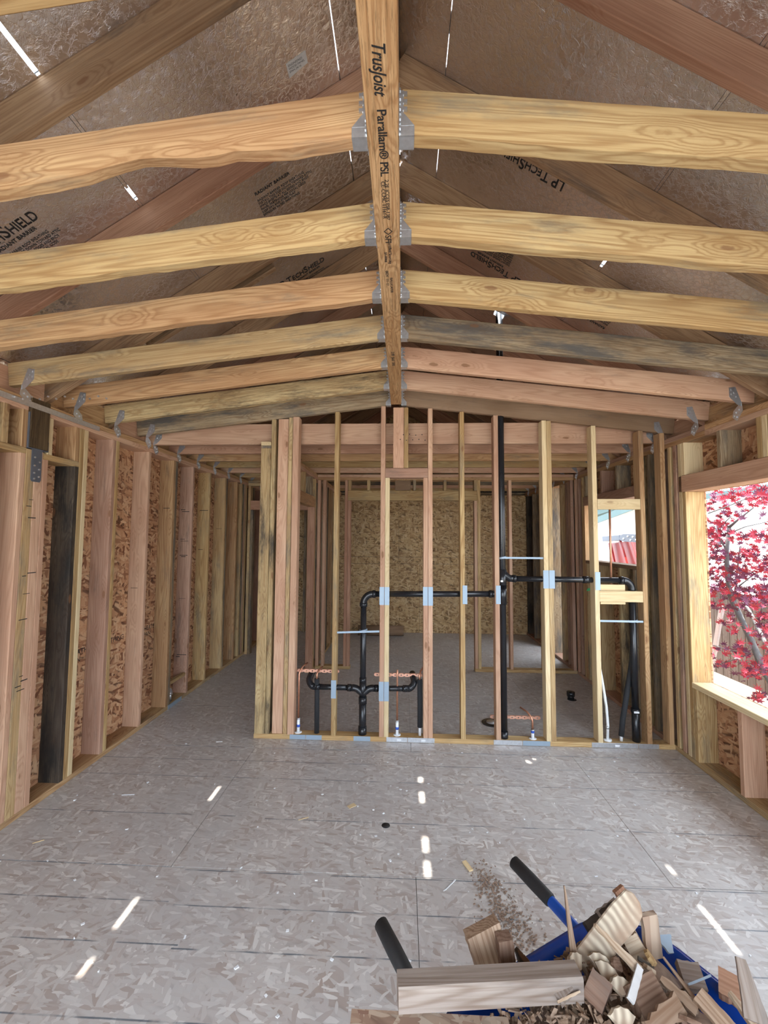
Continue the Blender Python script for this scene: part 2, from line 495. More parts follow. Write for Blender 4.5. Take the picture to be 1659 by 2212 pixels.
def tube_vf(pts, r, n=14, caps=True, vo=0):
    pts = [Vector(p) for p in pts]
    rs = r if isinstance(r, (list, tuple)) else [r] * len(pts)
    vs, fs = [], []
    T = [(pts[min(i + 1, len(pts) - 1)] - pts[max(i - 1, 0)]).normalized() for i in range(len(pts))]
    ref = Vector((0, 0, 1)) if abs(T[0].z) < 0.9 else Vector((1, 0, 0))
    N = T[0].cross(ref).normalized()
    for i, p in enumerate(pts):
        N = (N - T[i] * N.dot(T[i])).normalized()
        B = T[i].cross(N)
        for k in range(n):
            a = 2 * PI * k / n
            vs.append(p + (N * math.cos(a) + B * math.sin(a)) * rs[i])
    for i in range(len(pts) - 1):
        for k in range(n):
            a, b = i * n + k, i * n + (k + 1) % n
            fs.append((vo + a, vo + b, vo + b + n, vo + a + n))
    if caps:
        fs.append(tuple(vo + k for k in range(n - 1, -1, -1)))
        fs.append(tuple(vo + (len(pts) - 1) * n + k for k in range(n)))
    return vs, fs


def tube(name, par, pts, r, m, n=14):
    vs, fs = tube_vf(pts, r, n)
    o = mesh_obj(name, vs, fs, m, par, True)
    return o


def arc(p0, pc, p1, n=7):
    """quarter bend from p0 to p1 with corner pc"""
    p0, pc, p1 = Vector(p0), Vector(pc), Vector(p1)
    return [(p0 - pc) * (1 - math.sin(t)) + (p1 - pc) * (1 - math.cos(t)) + pc for t in [PI / 2 * i / n for i in range(n + 1)]]


def bxs(name, par, lst, m, smooth=False):
    """several small boxes joined as one part"""
    vs, fs = [], []
    for (x0, x1, y0, y1, z0, z1) in lst:
        o = len(vs)
        vs += [(x0, y0, z0), (x1, y0, z0), (x1, y1, z0), (x0, y1, z0), (x0, y0, z1), (x1, y0, z1), (x1, y1, z1), (x0, y1, z1)]
        fs += [tuple(o + i for i in f) for f in ((0, 3, 2, 1), (4, 5, 6, 7), (0, 1, 5, 4), (1, 2, 6, 5), (2, 3, 7, 6), (3, 0, 4, 7))]
    return mesh_obj(name, vs, fs, m, par)


def prism(name, par, outline, normal, thick, m, smooth=False):
    """flat plate: outline points in world, pushed along normal"""
    n = Vector(normal).normalized() * thick
    a = [Vector(p) for p in outline]
    k = len(a)
    vs = a + [p + n for p in a]
    fs = [tuple(range(k - 1, -1, -1)), tuple(range(k, 2 * k))] + [(i, (i + 1) % k, (i + 1) % k + k, i + k) for i in range(k)]
    return mesh_obj(name, vs, fs, m, par, smooth)


def text(name, par, s, size, origin, X, Y, m='ink', bold=0.0, shear=0.0, sx=1.0):
    cu = bpy.data.curves.new(name, 'FONT')
    cu.body = s
    cu.size = size
    cu.extrude = 0.0004
    cu.offset = bold
    cu.shear = shear
    tmp = bpy.data.objects.new(name, cu)
    C.objects.link(tmp)
    dg = bpy.context.evaluated_depsgraph_get()
    me = bpy.data.meshes.new_from_object(tmp.evaluated_get(dg))
    bpy.data.objects.remove(tmp)
    X, Y = Vector(X).normalized(), Vector(Y).normalized()
    Z = X.cross(Y)
    R = Matrix((X, Y, Z)).transposed().to_4x4()
    me.transform(Matrix.Diagonal((sx, 1, 1, 1)))
    me.transform(R)
    me.materials.clear()
    me.materials.append(tone(m))
    o = link(name, me, par, Vector(origin) - wloc(par))
    o['run'] = max((v.co.dot(X) for v in me.vertices), default=0.0)
    return o


S = 0.038
XL, XR = -2.2345, 2.1485
YP, Y2, YF = 3.56, 5.45, 7.60
ZP, ZT = 2.391, 2.467          # underside and top of the double top plate
YB = -1.2                      # open side behind the camera

# ------------------------------------------------------------------ FLOOR
floor = tag(bxs('floor', None, [(XL - 0.2, XR + 0.2, YB, YF + 0.15, -0.25, -0.0185)], 'concrete'), kind='structure')
seam_y = [-1.2, -0.25, 0.97, 2.19, 3.41, 4.63, 5.85, 7.07, 7.72]
for i in range(len(seam_y) - 1):
    sx = ([-2.40, -1.15, 1.29, 2.31] if i % 2 == 1 else [-2.40, 0.07, 2.31])
    for j in range(len(sx) - 1):
        g = 0.0012
        box('floor_panel', floor, sx[j] + g, sx[j + 1] - g, seam_y[i] + g, seam_y[i + 1] - g, -0.018, 0, 'osbf', 0.0015)
hole = tube('pipe_hole', floor, [(-0.091, 2.554, -0.004), (-0.091, 2.554, 0.0006)], 0.024, 'ink', 20)

# ------------------------------------------------------------------ WALLS
def wall(name):
    return empty(name, kind='structure')


def studs(par, face, out, lst, dep=0.14, z0=S, z1=ZP):
    """studs of a side wall; face = X of the room side, out = -1 left wall / +1 right wall"""
    for it in lst:
        y, m = it[0], it[1]
        a, b = (it[2], it[3]) if len(it) > 3 else (z0, z1)
        box(it[4] if len(it) > 4 else 'stud', par, min(face, face + out * dep), max(face, face + out * dep), y, y + S, a, b, m)


wl = wall('wall_left')
ys = [-1.2, 0.02, 1.24, 2.46, 3.68, 4.90, 6.12, 7.34, 7.75]
for a, b in zip(ys[:-1], ys[1:]):
    box('panel', wl, XL - 0.153, XL - 0.1405, a + 0.0015, b - 0.0015, -0.1, 2.50, 'osbw', 0.001)
box('sole_plate', wl, XL - 0.14, XL, YB, 3.9, 0, S, 'ora')
box('sole_plate', wl, XL - 0.14, XL, 3.9, YF, 0, S, 'yel2')
for z in (ZP, ZP + S):
    box('top_plate', wl, XL - 0.14, XL, YB, 2.412, z, z + S, 'pink' if z == ZP else 'ora')
    box('top_plate', wl, XL - 0.14, XL, 2.562, YF, z, z + S, 'pink' if z == ZP else 'ora')
studs(wl, XL, -1, [(-1.0, 'pink'), (-0.6, 'yel'), (-0.2, 'pink'), (0.2, 'yel'), (0.6, 'pink'), (1.0, 'yel'), (1.4, 'pink2'), (1.8, 'yel2'), (2.0, 'spot'), (2.18, 'yel2')])
studs(wl, XL, -1, [(2.374, 'pink', S, 2.131), (2.376, 'ora', 2.168, ZP, 'cripple_stud'),
                   (2.255, 'yel2', 2.168, ZP, 'cripple_stud'),
                   (2.536, 'pink', S, 2.120), (2.562, 'pale', 2.158, ZP, 'cripple_stud'),
                   (2.786, 'ora', 2.158, ZP, 'cripple_stud'),
                   (2.790, 'dark', S, 2.120), (2.829, 'yel'), (2.868, 'pale'),
                   (3.162, 'pink2'), (3.201, 'yel'), (3.628, 'pink'), (4.044, 'ora'), (4.083, 'grey', S, ZP),
                   (4.427, 'pink2'), (4.827, 'yel'), (5.257, 'yel2'), (5.296, 'grey'), (5.64, 'ora'),
                   (5.80, 'yel2'), (5.86, 'grey'), (5.92, 'pink'), (5.98, 'yel2'), (6.3, 'grey'), (6.7, 'pink2'), (7.1, 'dark'), (7.5, 'pink')])
box('post', wl, XL - 0.14, XL, 2.414, 2.474, S, 2.163, 'yel2')
box('post', wl, XL - 0.14, XL, 2.475, 2.534, S, 2.163, 'pink')
box('blocking', wl, XL - 0.14, XL, 1.60, 2.412, 2.131, 2.168, 'yel')
box('blocking', wl, XL - 0.14, XL, 2.537, 2.826, 2.120, 2.158, 'yel')
box('blocking', wl, XL - 0.05, XL - 0.01, 4.13, 4.43, 0.215, 0.245, 'yel')
pb = box('nail_plate', wl, XL, XL + 0.003, 4.09, 4.34, 0.0, 0.038, 'steelb', 0.0005)
# the end of a strand beam set in a steel bucket on the post
bb = box('beam_end', wl, XL - 0.14, XL + 0.012, 2.419, 2.557, 2.176, 2.475, 'pslend')
bucket = bxs('beam_hanger', wl, [(XL - 0.12, XL + 0.006, 2.411, 2.564, 2.168, 2.174), (XL - 0.12, XL + 0.010, 2.4125, 2.4165, 2.17, 2.385),
                                 (XL - 0.12, XL + 0.006, 2.560, 2.5635, 2.17, 2.23)], 'steeld')
zz = [(2.448, 2.168), (2.520, 2.168), (2.520, 1.985), (2.512, 1.972), (2.458, 1.972), (2.448, 1.985)]
prism('hanger_tongue', bucket, [(XL + 0.0005, y, z) for y, z in zz], (1, 0, 0), 0.004, 'steeld')
vs, fs = [], []
for (y, z) in ((2.468, 2.12), (2.502, 2.095), (2.468, 2.07), (2.502, 2.05), (2.468, 2.025), (2.502, 2.005), (2.470, 1.99)):
    v, f = tube_vf([(XL + 0.004, y, z), (XL + 0.009, y, z)], 0.0055, 8, True, len(vs))
    vs += v; fs += f
mesh_obj('nail_head', bucket, vs, fs) if False else mesh_obj('nail_head', vs, fs, 'nail', bucket)
strap = box('coil_strap', wl, XL + 0.0125, XL + 0.0145, 1.60, 2.99, 2.412, 2.446, 'steel', 0.0005)
vs, fs = [], []
for i in range(26):
    y = 1.75 + i * 0.049
    v, f = tube_vf([(XL + 0.0145, y, 2.422 + 0.014 * (i % 2)), (XL + 0.020, y, 2.422 + 0.014 * (i % 2))], 0.0055, 8, True, len(vs))
    vs += v; fs += f
mesh_obj('nail_head', vs, fs, 'nail', strap)
# saw and lumber-mill marks on the studs
random.seed(31)
def marks(par, lst):
    out = []
    for x0, x1, y, z in lst:
        out.append((x0, x1, y - 0.0006, y + 0.0004, z, z + random.uniform(0.003, 0.007)))
    bxs('mill_mark', par, out, 'ink')
L_ = []
for y0, zz_ in ((4.427, (1.93, 1.91, 1.62, 1.60, 1.45, 1.435, 1.0, 0.42, 0.40)), (4.044, (1.92,)), (3.628, (1.2,)), (4.827, (1.95, 1.5)), (5.257, (1.75,))):
    for z in zz_:
        a_ = XL - 0.12 + random.uniform(0, 0.03)
        L_.append((a_, a_ + random.uniform(0.04, 0.10), y0, z))
marks(wl, L_)
L_ = []
for z in (1.86, 1.82, 1.75, 1.42, 1.405, 1.30, 1.15, 0.82, 0.79, 0.765, 0.74):
    a_ = 2.418 + random.uniform(0, 0.05)
    L_.append((XL - 0.0002, XL + 0.0005, a_, a_ + random.uniform(0.02, 0.06), z, z + random.uniform(0.003, 0.006)))
bxs('mill_mark', wl, L_, 'ink')
# printed lettering of the sheathing seen between the studs
for y in (2.98, 3.30, 3.86, 4.25):
    text('printed_text', wl, 'SHEATHING\nSPAN', 0.055, (XL - 0.1398, y, 0.78), (0, 1, 0), (0, 0, 1))

box('light_seal', wl, XL - 0.158, XL - 0.154, YB, 7.75, -0.1, 2.5, 'felt', 0.0005)  # unseen sheet added to block daylight leaking through the panel gaps
wr = wall('wall_right')
box('sole_plate', wr, XR, XR + 0.14, YB, 3.66, 0, S, 'yel2')
box('sole_plate', wr, XR, XR + 0.14, 3.66, YF, 0, S, 'pink2')
for z in (ZP, ZP + S):
    box('top_plate', wr, XR, XR + 0.14, YB, 3.1, z, z + S, 'pink' if z == ZP else 'ora')
    box('top_plate', wr, XR, XR + 0.14, 3.1, YF, z, z + S, 'ora' if z == ZP else 'pink2')
studs(wr, XR, 1, [(-1.0, 'pink'), (-0.6, 'yel'), (-0.2, 'pink'), (0.2, 'yel'), (0.6, 'pink'), (1.0, 'yel'), (1.34, 'pink'),
                  (1.38, 'pale', S, 2.012, 'jamb_stud'),
                  (3.332, 'yel', S, 2.012, 'jamb_stud'), (3.372, 'pale'),
                  (3.432, 'pink2'), (3.500, 'yel2'), (3.66, 'pink2'), (3.80, 'grey'),
                  (5.146, 'ora', S, 2.045, 'jamb_stud'), (5.186, 'yel2'), (5.30, 'pink2'), (5.40, 'pink'), (5.56, 'grey'), (5.70, 'pink2'), (5.90, 'yel2'),
                  (6.28, 'grey'), (6.32, 'grey'), (6.75, 'dark'), (7.15, 'grey'), (7.5, 'dark')])
grn = box('stud', wr, XR, XR + 0.14, 3.905, 3.943, S, ZP, 'spot')
for i, z in enumerate((1.80, 1.66, 1.55, 1.40, 1.22, 1.08)):
    hh = (0.11, 0.06, 0.05, 0.03, 0.09, 0.04)[i]
    xx = XR + 0.045 + 0.012 * (i % 3)
    prism('paint_mark', grn, [(xx, 3.904, z), (xx + 0.022, 3.904, z - 0.01), (xx + 0.034, 3.904, z - hh * 0.6), (xx + 0.02, 3.904, z - hh), (xx + 0.004, 3.904, z - hh * 0.8)], (0, 1, 0), 0.0008, 'greenp')
# sheathing round the two openings; unseen far bays left open to admit daylight
W1, W2 = (1.42, 3.332, 0.593, 2.012), (3.97, 5.146, 1.405, 2.045)
for y0, y1, z0, z1 in ((YB, 0.02, -0.1, 2.5), (0.02, 1.24, -0.1, 2.5), (1.24, W1[0], -0.1, 2.5), (W1[0], 2.46, -0.1, W1[2]), (2.46, W1[1], -0.1, W1[2]), (W1[0], 2.46, W1[3], 2.5), (2.46, W1[1], W1[3], 2.5),
                       (W1[1], W2[0], -0.1, 2.5), (W2[0], W2[1], -0.1, W2[2]), (W2[0], W2[1], W2[3], 2.5), (W2[1], 5.93, -0.1, 2.5), (6.28, 6.36, -0.1, 2.5), (6.75, 7.75, -0.1, 2.5)):
    box('panel', wr, XR + 0.1405, XR + 0.153, y0 + 0.0012, y1 - 0.0012, z0, z1, 'osbw', 0.001)

w1 = tag(empty('window_1'), kind='structure')
box('header', w1, XR, XR + 0.14, 1.34, 3.412, 2.014, 2.140, 'pink')
box('sill', w1, XR - 0.006, XR + 0.14, 1.38, 3.330, 0.556, 0.594, 'pale')
for y, m in ((3.370, 'pale'), (2.955, 'grey'), (2.545, 'yel'), (2.585, 'pale'), (2.625, 'yel'), (2.15, 'pink'), (1.75, 'yel'), (1.36, 'pink')):
    if y == 3.370:
        y = 3.331
    box('cripple_stud', w1, XR, XR + 0.14, y, y + S, 2.141, ZP, m)
for y, m in ((3.292, 'yel'), (2.875, 'pink'), (2.47, 'yel2'), (2.06, 'pink'), (1.65, 'yel')):
    box('cripple_stud', w1, XR, XR + 0.14, y, y + S, S, 0.555, m)
w2 = tag(empty('window_2'), kind='structure')
box('header', w2, XR, XR + 0.14, 3.90 + 0.045, 5.184, 2.047, 2.150, 'pink2')
box('sill', w2, XR, XR + 0.14, 3.95, 5.144, 1.368, 1.404, 'brown')
for y, m in ((4.69, 'pink2'), (4.36, 'grey'), (5.10, 'grey'), (4.02, 'yel2')):
    box('cripple_stud', w2, XR, XR + 0.14, y, y + S, 2.151, ZP, m)
for y, m in ((5.10, 'yel2'), (4.78, 'yel2'), (4.36, 'spot'), (4.08, 'grey'), (3.98, 'spot')):
    box('cripple_stud', w2, XR, XR + 0.14, y, y + S, S, 1.367, m)

# far wall
wb = wall('wall_back')
box('light_seal', wb, XL - 0.1, XR + 0.2, YF + 0.095, YF + 0.098, 0, 2.52, 'felt', 0.0005)  # added backing out of sight, keeps sky from showing between far panels
for x0, x1, z0, z1 in ((XL, -1.2, -0.0, 2.42), (-1.199, -0.07, 1.319, 2.42), (-0.069, 1.2, 1.319, 2.42), (1.201, XR + 0.1, 1.319, 2.42),
                       (-1.199, -0.07, 1.199, 1.316), (-0.069, XR + 0.1, 1.199, 1.316),
                       (-1.199, 0.30, 0, 1.196), (0.301, 1.13, 0, 1.196), (1.131, XR + 0.1, 0, 1.196)):
    box('panel', wb, x0 + 0.001, x1 - 0.001, YF + (0.006 if (z0 == 1.199 and x0 < -1) else 0), YF + 0.012, z0 + 0.001, z1 - 0.001, 'osbb', 0.001)
box('top_plate', wb, XL, XR + 0.1, YF - 0.0, YF + 0.089, 2.432, ZT, 'grey')
for z in (2.5, 2.9, 3.3, 3.7):
    box('panel', wb, XL - 0.1, XR + 0.2, YF + 0.09, YF + 0.10, z, z + 0.398, 'osbb', 0.001)

# partition in front of the bathroom
wm = wall('wall_middle')
zt = lambda x: 2.777 - 0.116 * max(0.0, abs(x + 0.06) - 0.045) - 0.004
box('sole_plate', wm, -1.216, XR - 0.001, YP, YP + 0.089, 0, S, 'yel')
for x0, x1, m, z1, y0 in ((-1.212, -1.127, 'spot', 2.405, 0), (-1.124, -1.088, 'spot', None, 0), (-1.070, -0.982, 'pink', None, 0.012), (-0.978, -0.944, 'yel2', None, 0.004), (-0.940, -0.888, 'pink', None, 0),
                          (-0.580, -0.542, 'yel', None, 0), (-0.187, -0.149, 'pink', None, 0), (-0.148, -0.111, 'pale', 2.152, 0),
                          (0.171, 0.208, 'pink', 2.152, 0), (0.2095, 0.2475, 'pink', None, 0), (0.474, 0.512, 'yel', None, 0), (0.755, 0.793, 'pink', None, 0),
                          (1.152, 1.190, 'pale', None, 0), (1.191, 1.229, 'yel2', None, 0), (1.555, 1.593, 'pale', None, 0), (1.936, 1.974, 'ora', None, 0), (2.106, 2.144, 'ora', None, 0)):
    box('stud', wm, x0, x1, YP + y0, YP + 0.089, S + 0.0005, z1 if z1 else zt(max(abs(x0 + .06), abs(x1 + .06)) - 0.06), m)
box('blocking', wm, -1.212, -1.127, YP, YP + 0.089, 2.407, 2.428, 'grey')
box('blocking', wm, -1.212, -1.127, YP, YP + 0.089, 2.430, 2.462, 'pale')
box('header', wm, -0.148, 0.2085, YP, YP + 0.089, 2.154, 2.233, 'pink2')
bp_ = box('post', wm, -0.083, 0.006, YP + 0.002, YP + 0.089, 2.235, 2.752, 'pink')
box('post', wm, 0.008, 0.044, YP + 0.002, YP + 0.089, 2.235, 2.752, 'yel')
vs, fs = [], []
for i in range(9):
    x = -0.062 + 0.044 * (i % 2) + 0.004 * (i % 3)
    z = 2.27 + i * 0.026
    v, f = tube_vf([(x, YP + 0.0025, z), (x, YP - 0.0005, z)], 0.0045, 7, True, len(vs))
    vs += v; fs += f
mesh_obj('nail_head', vs, fs, 'ink', bp_)
box('blocking', wm, 1.594, 1.935, YP, YP + S, 1.892, 1.978, 'pale')
box('blocking', wm, 1.594, 1.935, YP + 0.002, YP + S, 1.142, 1.230, 'pale')
box('blocking', wm, 1.617, 1.815, YP + S + 0.003, YP + 0.052, 1.118, 1.278, 'pale')


def nail_plate(x0, x1, z0, z1, y=None, par=None, m='steelb'):
    y = YP if y is None else y
    return box('nail_plate', par or wm, x0, x1, y - 0.0035, y - 0.0005, z0, z1, m, 0.0006)


for x0, x1, z0, z1 in ((-0.190, -0.151, 1.095, 1.242), (-0.148, -0.108, 1.095, 1.242), (0.168, 0.207, 1.095, 1.247), (0.210, 0.250, 1.095, 1.247), (0.492, 0.530, 1.111, 1.262), (0.762, 0.800, 1.115, 1.264),
                       (1.145, 1.189, 1.245, 1.392), (1.192, 1.237, 1.245, 1.392), (1.560, 1.600, 1.237, 1.382), (-0.582, -0.540, 0.335, 0.480), (-0.190, -0.151, 0.322, 0.476), (-0.148, -0.108, 0.322, 0.476)):
    nail_plate(x0, x1, z0, z1)
for i, (u0, u1) in enumerate(((632, 666), (667, 701), (770, 806), (841, 886), (887, 945), (1073, 1135), (1136, 1195), (1285, 1385), (1386, 1430))):
    a, b = at(u0, 1603, 1, YP - 0.002), at(u1, 1603, 1, YP - 0.002)
    p = nail_plate(a.x, b.x, 0.003, 0.040, m='steelb' if i in (0, 1, 2, 6) else 'steel')
    if i in (3, 4, 7):
        cx = (a.x + b.x) / 2
        bxs('plate_label', p, [(cx, cx + 0.035, YP - 0.0042, YP - 0.0034, 0.012, 0.028)], 'white')

# wall beside the hall (runs away from the camera)
wh = wall('wall_hall')
HX = -1.102
box('sole_plate', wh, HX - 0.089, HX, 5.28, YF, 0, S, 'yel')
for z in (ZP, ZP + S):
    box('top_plate', wh, HX - 0.089, HX, YP + 0.09, YF, z, z + S, 'pink' if z == ZP else 'ora')
for y, m, a, b, nm in ((3.66, 'pink', 0, ZP, 'stud'), (3.70, 'yel2', 0, 2.03, 'jamb_stud'), (5.285, 'raftp', S, 2.03, 'jamb_stud'), (5.33, 'yel', S, ZP, 'stud'), (5.75, 'grey', S, ZP, 'stud'), (6.15, 'grey', S, ZP, 'stud'), (6.22, 'dark', S, ZP, 'stud'),
                       (6.6, 'ora', S, ZP, 'stud'), (7.0, 'yel2', S, ZP, 'stud'), (7.4, 'ora', S, ZP, 'stud'), (4.3, 'grey', 2.16, ZP, 'cripple_stud'), (4.75, 'yel2', 2.16, ZP, 'cripple_stud'), (5.12, 'grey', 2.16, ZP, 'cripple_stud')):
    box(nm, wh, HX - 0.089, HX, y, y + S, a, b, m)
box('header', wh, HX - 0.089, HX, 3.70, 5.325, 2.031, 2.158, 'ora')

# closet partition
wc = wall('wall_closet')
box('sole_plate', wc, HX + 0.001, -0.66, Y2, Y2 + 0.089, 0, S, 'yel')
box('sole_plate', wc, 0.905, XR - 0.001, Y2, Y2 + 0.089, 0, S, 'yel')
for z in (ZP, ZP + S):
    box('top_plate', wc, HX + 0.001, XR - 0.001, Y2, Y2 + 0.089, z, z + S, 'ora' if z == ZP else 'pink')
for x, m, a, b in ((HX + 0.002, 'pink', S, ZP), (-1.03, 'pink', S, ZP), (-0.746, 'raftp', S, ZP), (-0.706, 'raftp', S, 2.128), (0.905, 'pink', S, 2.128), (0.945, 'yel', S, ZP), (1.338, 'pink', S, ZP),
                   (1.74, 'yel2', S, ZP), (2.106, 'pink2', S, ZP)):
    box('stud', wc, x, x + S, Y2, Y2 + 0.089, a, b, m)
box('header', wc, -0.706, 0.943, Y2, Y2 + 0.089, 2.130, 2.258, 'yel')
for x in (-0.704, -0.46, 0.13, 0.52, 0.905):
    box('cripple_stud', wc, x, x + S, Y2, Y2 + 0.089, 2.260, ZP, 'yel2' if x != 0.13 else 'grey')
box('blocking', wc, -0.10, 0.10, Y2 + 0.02, Y2 + 0.089, 2.262, ZP, 'brown')

# end of the hall
we = wall('wall_hall_end')
YE = 6.05
for x, m, a, b in ((XL + 0.002, 'yel2', 0, ZP), (XL + 0.042, 'grey', 0, 2.04), (-1.27, 'pink', 0, 2.04), (-1.235, 'pink', 0, ZP), (-1.95, 'yel2', 2.18, ZP), (-1.6, 'yel2', 2.18, ZP)):
    box('stud' if a == 0 else 'cripple_stud', we, x, x + S, YE, YE + 0.089, a, b, m)
box('header', we, XL + 0.042, -1.235, YE, YE + 0.089, 2.044, 2.178, 'raftp')
for z in (ZP, ZP + S):
    box('top_plate', we, XL + 0.001, HX - 0.09, YE, YE + 0.089, z, z + S, 'yel2')
for i, x in enumerate((-2.15, -2.0, -1.75, -1.5)):
    box('stud', we, x, x + S, YF - 0.092, YF - 0.003, 0, ZP, ('dark', 'pink', 'grey', 'pink')[i])

# ------------------------------------------------------------------ ROOF AND CEILING
ceil = tag(empty('ceiling'), kind='structure')
MR, ZR, XRD = 0.638, 3.95, -0.06
CA = math.cos(math.atan(MR))
DV = 0.178                        # rafter depth measured upright
UZ = lambda x, o=0.0: ZR + o - MR * abs(x - XRD)
ry = [1.40 + 0.6096 * i for i in range(-4, 11)]
for i, y in enumerate(ry):
    for s in (-1, 1):
        x0, x1 = XRD + s * 0.02, XRD + s * 2.62
        o = (DV / 2)
        mt = ('raft', 'raft', 'raftp')[(i + (s > 0)) % 3]
        if s > 0 and i in (8, 9, 10): mt = 'raftp'
        board('rafter', ceil, (x0, y + S / 2, UZ(x0, o)), (x1, y + S / 2, UZ(x1, o)), S, DV * CA - 0.001, mt)
box('ridge_board', ceil, XRD - 0.019, XRD + 0.019, YB, YF + 0.1, 3.91, 4.10, 'raft')
# doubled short piece beside a rafter on the left, as on site
yy = ry[6] + S + 0.004
board('rafter', ceil, (-0.9, yy + S / 2 + 0.06, UZ(-0.9, DV / 2 + 0.01)), (-1.75, yy + S / 2 + 0.06, UZ(-1.75, DV / 2 + 0.01)), S, DV * CA - 0.01, 'raft')
# foil-faced sheathing: rows of sheets with open seams
GAP = {(-1, 1): 0.004, (1, 1): 0.003, (-1, 2): 0.015, (1, 2): 0.015, (-1, 3): 0.003, (1, 3): 0.006}
rows = {-1: [0.012, 0.265, 1.27, 2.28, 2.75], 1: [0.035, 0.265, 1.27, 2.28, 2.75]}
py = [-1.25, 0.79 - 0.6, 2.63, 5.07, 7.75]
py2 = [-1.25, 1.41, 3.85, 6.29, 7.75]
hole_x, hole_y = 0.83, 3.60
TH = 0.012


def roof_panel(s, d0, d1, y0, y1, name='roof_panel', off=0.0, th=TH, m='foil'):
    """sheet on the rafters between horizontal distances d0 and d1 from the ridge"""
    a, b = XRD + s * d0, XRD + s * d1
    o = DV + off
    n = Vector((s * MR, 0, 1)).normalized() * th
    vs = [Vector((a, y0, UZ(a, o))), Vector((b, y0, UZ(b, o))), Vector((b, y1, UZ(b, o))), Vector((a, y1, UZ(a, o)))]
    vs += [v + n for v in vs]
    f = [(0, 3, 2, 1), (4, 5, 6, 7), (0, 1, 5, 4), (1, 2, 6, 5), (2, 3, 7, 6), (3, 0, 4, 7)]
    if s < 0:
        f = [tuple(reversed(q)) for q in f]
    return mesh_obj(name, vs, f, m, ceil)


for s in (-1, 1):
    for k in range(4):
        d0, d1 = rows[s][k] + GAP.get((s, k), 0) / 2, rows[s][k + 1] - GAP.get((s, k + 1), 0) / 2
        yb = py if k % 2 == 0 else py2
        for a, b in zip(yb[:-1], yb[1:]):
            a, b = a + 0.0, b - 0.0008
            hd = hole_x - XRD
            if s == 1 and d0 < hd < d1 and a < hole_y < b:
                roof_panel(s, d0, d1, a, hole_y - 0.034)
                roof_panel(s, d0, d1, hole_y + 0.035, b)
                roof_panel(s, d0, hd - 0.050, hole_y - 0.034, hole_y + 0.035)
                roof_panel(s, hd + 0.026, d1, hole_y - 0.034, hole_y + 0.035)
            else:
                roof_panel(s, d0, d1, a, b)
# felt over the seams, left open where daylight comes through
SL = {(-1, 0.012): [(2.50, 2.60), (2.66, 2.78), (3.09, 3.20), (3.31, 3.37)],
      (-1, 0.265): [(1.70, 1.98), (2.40, 2.50), (3.15, 3.22), (3.45, 3.56), (4.2, 4.3)],
      (-1, 1.27): [(1.10, 1.396), (1.90, 1.97), (2.10, 2.25), (2.98, 3.13)],
      (-1, 2.28): [],
      (1, 0.265): [(1.72, 1.76), (1.85, 1.98), (2.40, 2.58), (3.98, 4.1)],
      (1, 1.27): [(2.12, 2.34), (2.52, 2.58)],
      (1, 2.28): [(2.82, 2.88), (3.5, 3.58)]}
for (s, d), sl in SL.items():
    y = -1.25
    for a, b in sl + [(7.75, 7.76)]:
        if d == 0.012:
            roof_panel(s, -0.06, 0.10, y, a, 'roofing_felt', 0.02, 0.004, 'felt')
        else:
            roof_panel(s, d - 0.10, d + 0.10, y, a, 'roofing_felt', 0.018, 0.004, 'felt')
            if d == 1.27:
                roof_panel(s, d - 0.0062, d + 0.0062, y, a, 'seam_strip')
        y = b
# frieze blocks that close the eaves between the rafters
for i in range(len(ry) - 1):
    for s, xf in ((-1, XL - 0.11), (1, XR + 0.11)):
        box('frieze_block', ceil, xf - 0.019, xf + 0.019, ry[i] + S + 0.002, ry[i + 1] - 0.002, ZT + 0.001, UZ(xf, DV) - 0.03, 'pink' if i % 2 else 'ora')
# front gable closed above the open side
for z0_, z1_ in ((2.48, 2.879), (2.88, 3.279), (3.28, 3.679), (3.68, 4.0)):
    w_ = min(2.3, (ZR + DV - z1_) / MR + 0.05)
    box('panel', ceil, XRD - w_, XRD + w_, YB - 0.012, YB, z0_, z1_, 'osbb', 0.001)
# sloped ceiling joists hung on the beam
jy = [1.137 + 0.4064 * i for i in range(-5, 7)]
jl = {5: 'ora', 6: 'yel', 7: 'ora', 8: 'yel2', 9: 'ora', 10: 'spot', 11: 'grey', 4: 'yel'}
jr = {5: 'yel', 6: 'yel', 7: 'yel', 8: 'grey', 9: 'pink', 10: 'pink', 11: 'brown', 4: 'yel2'}


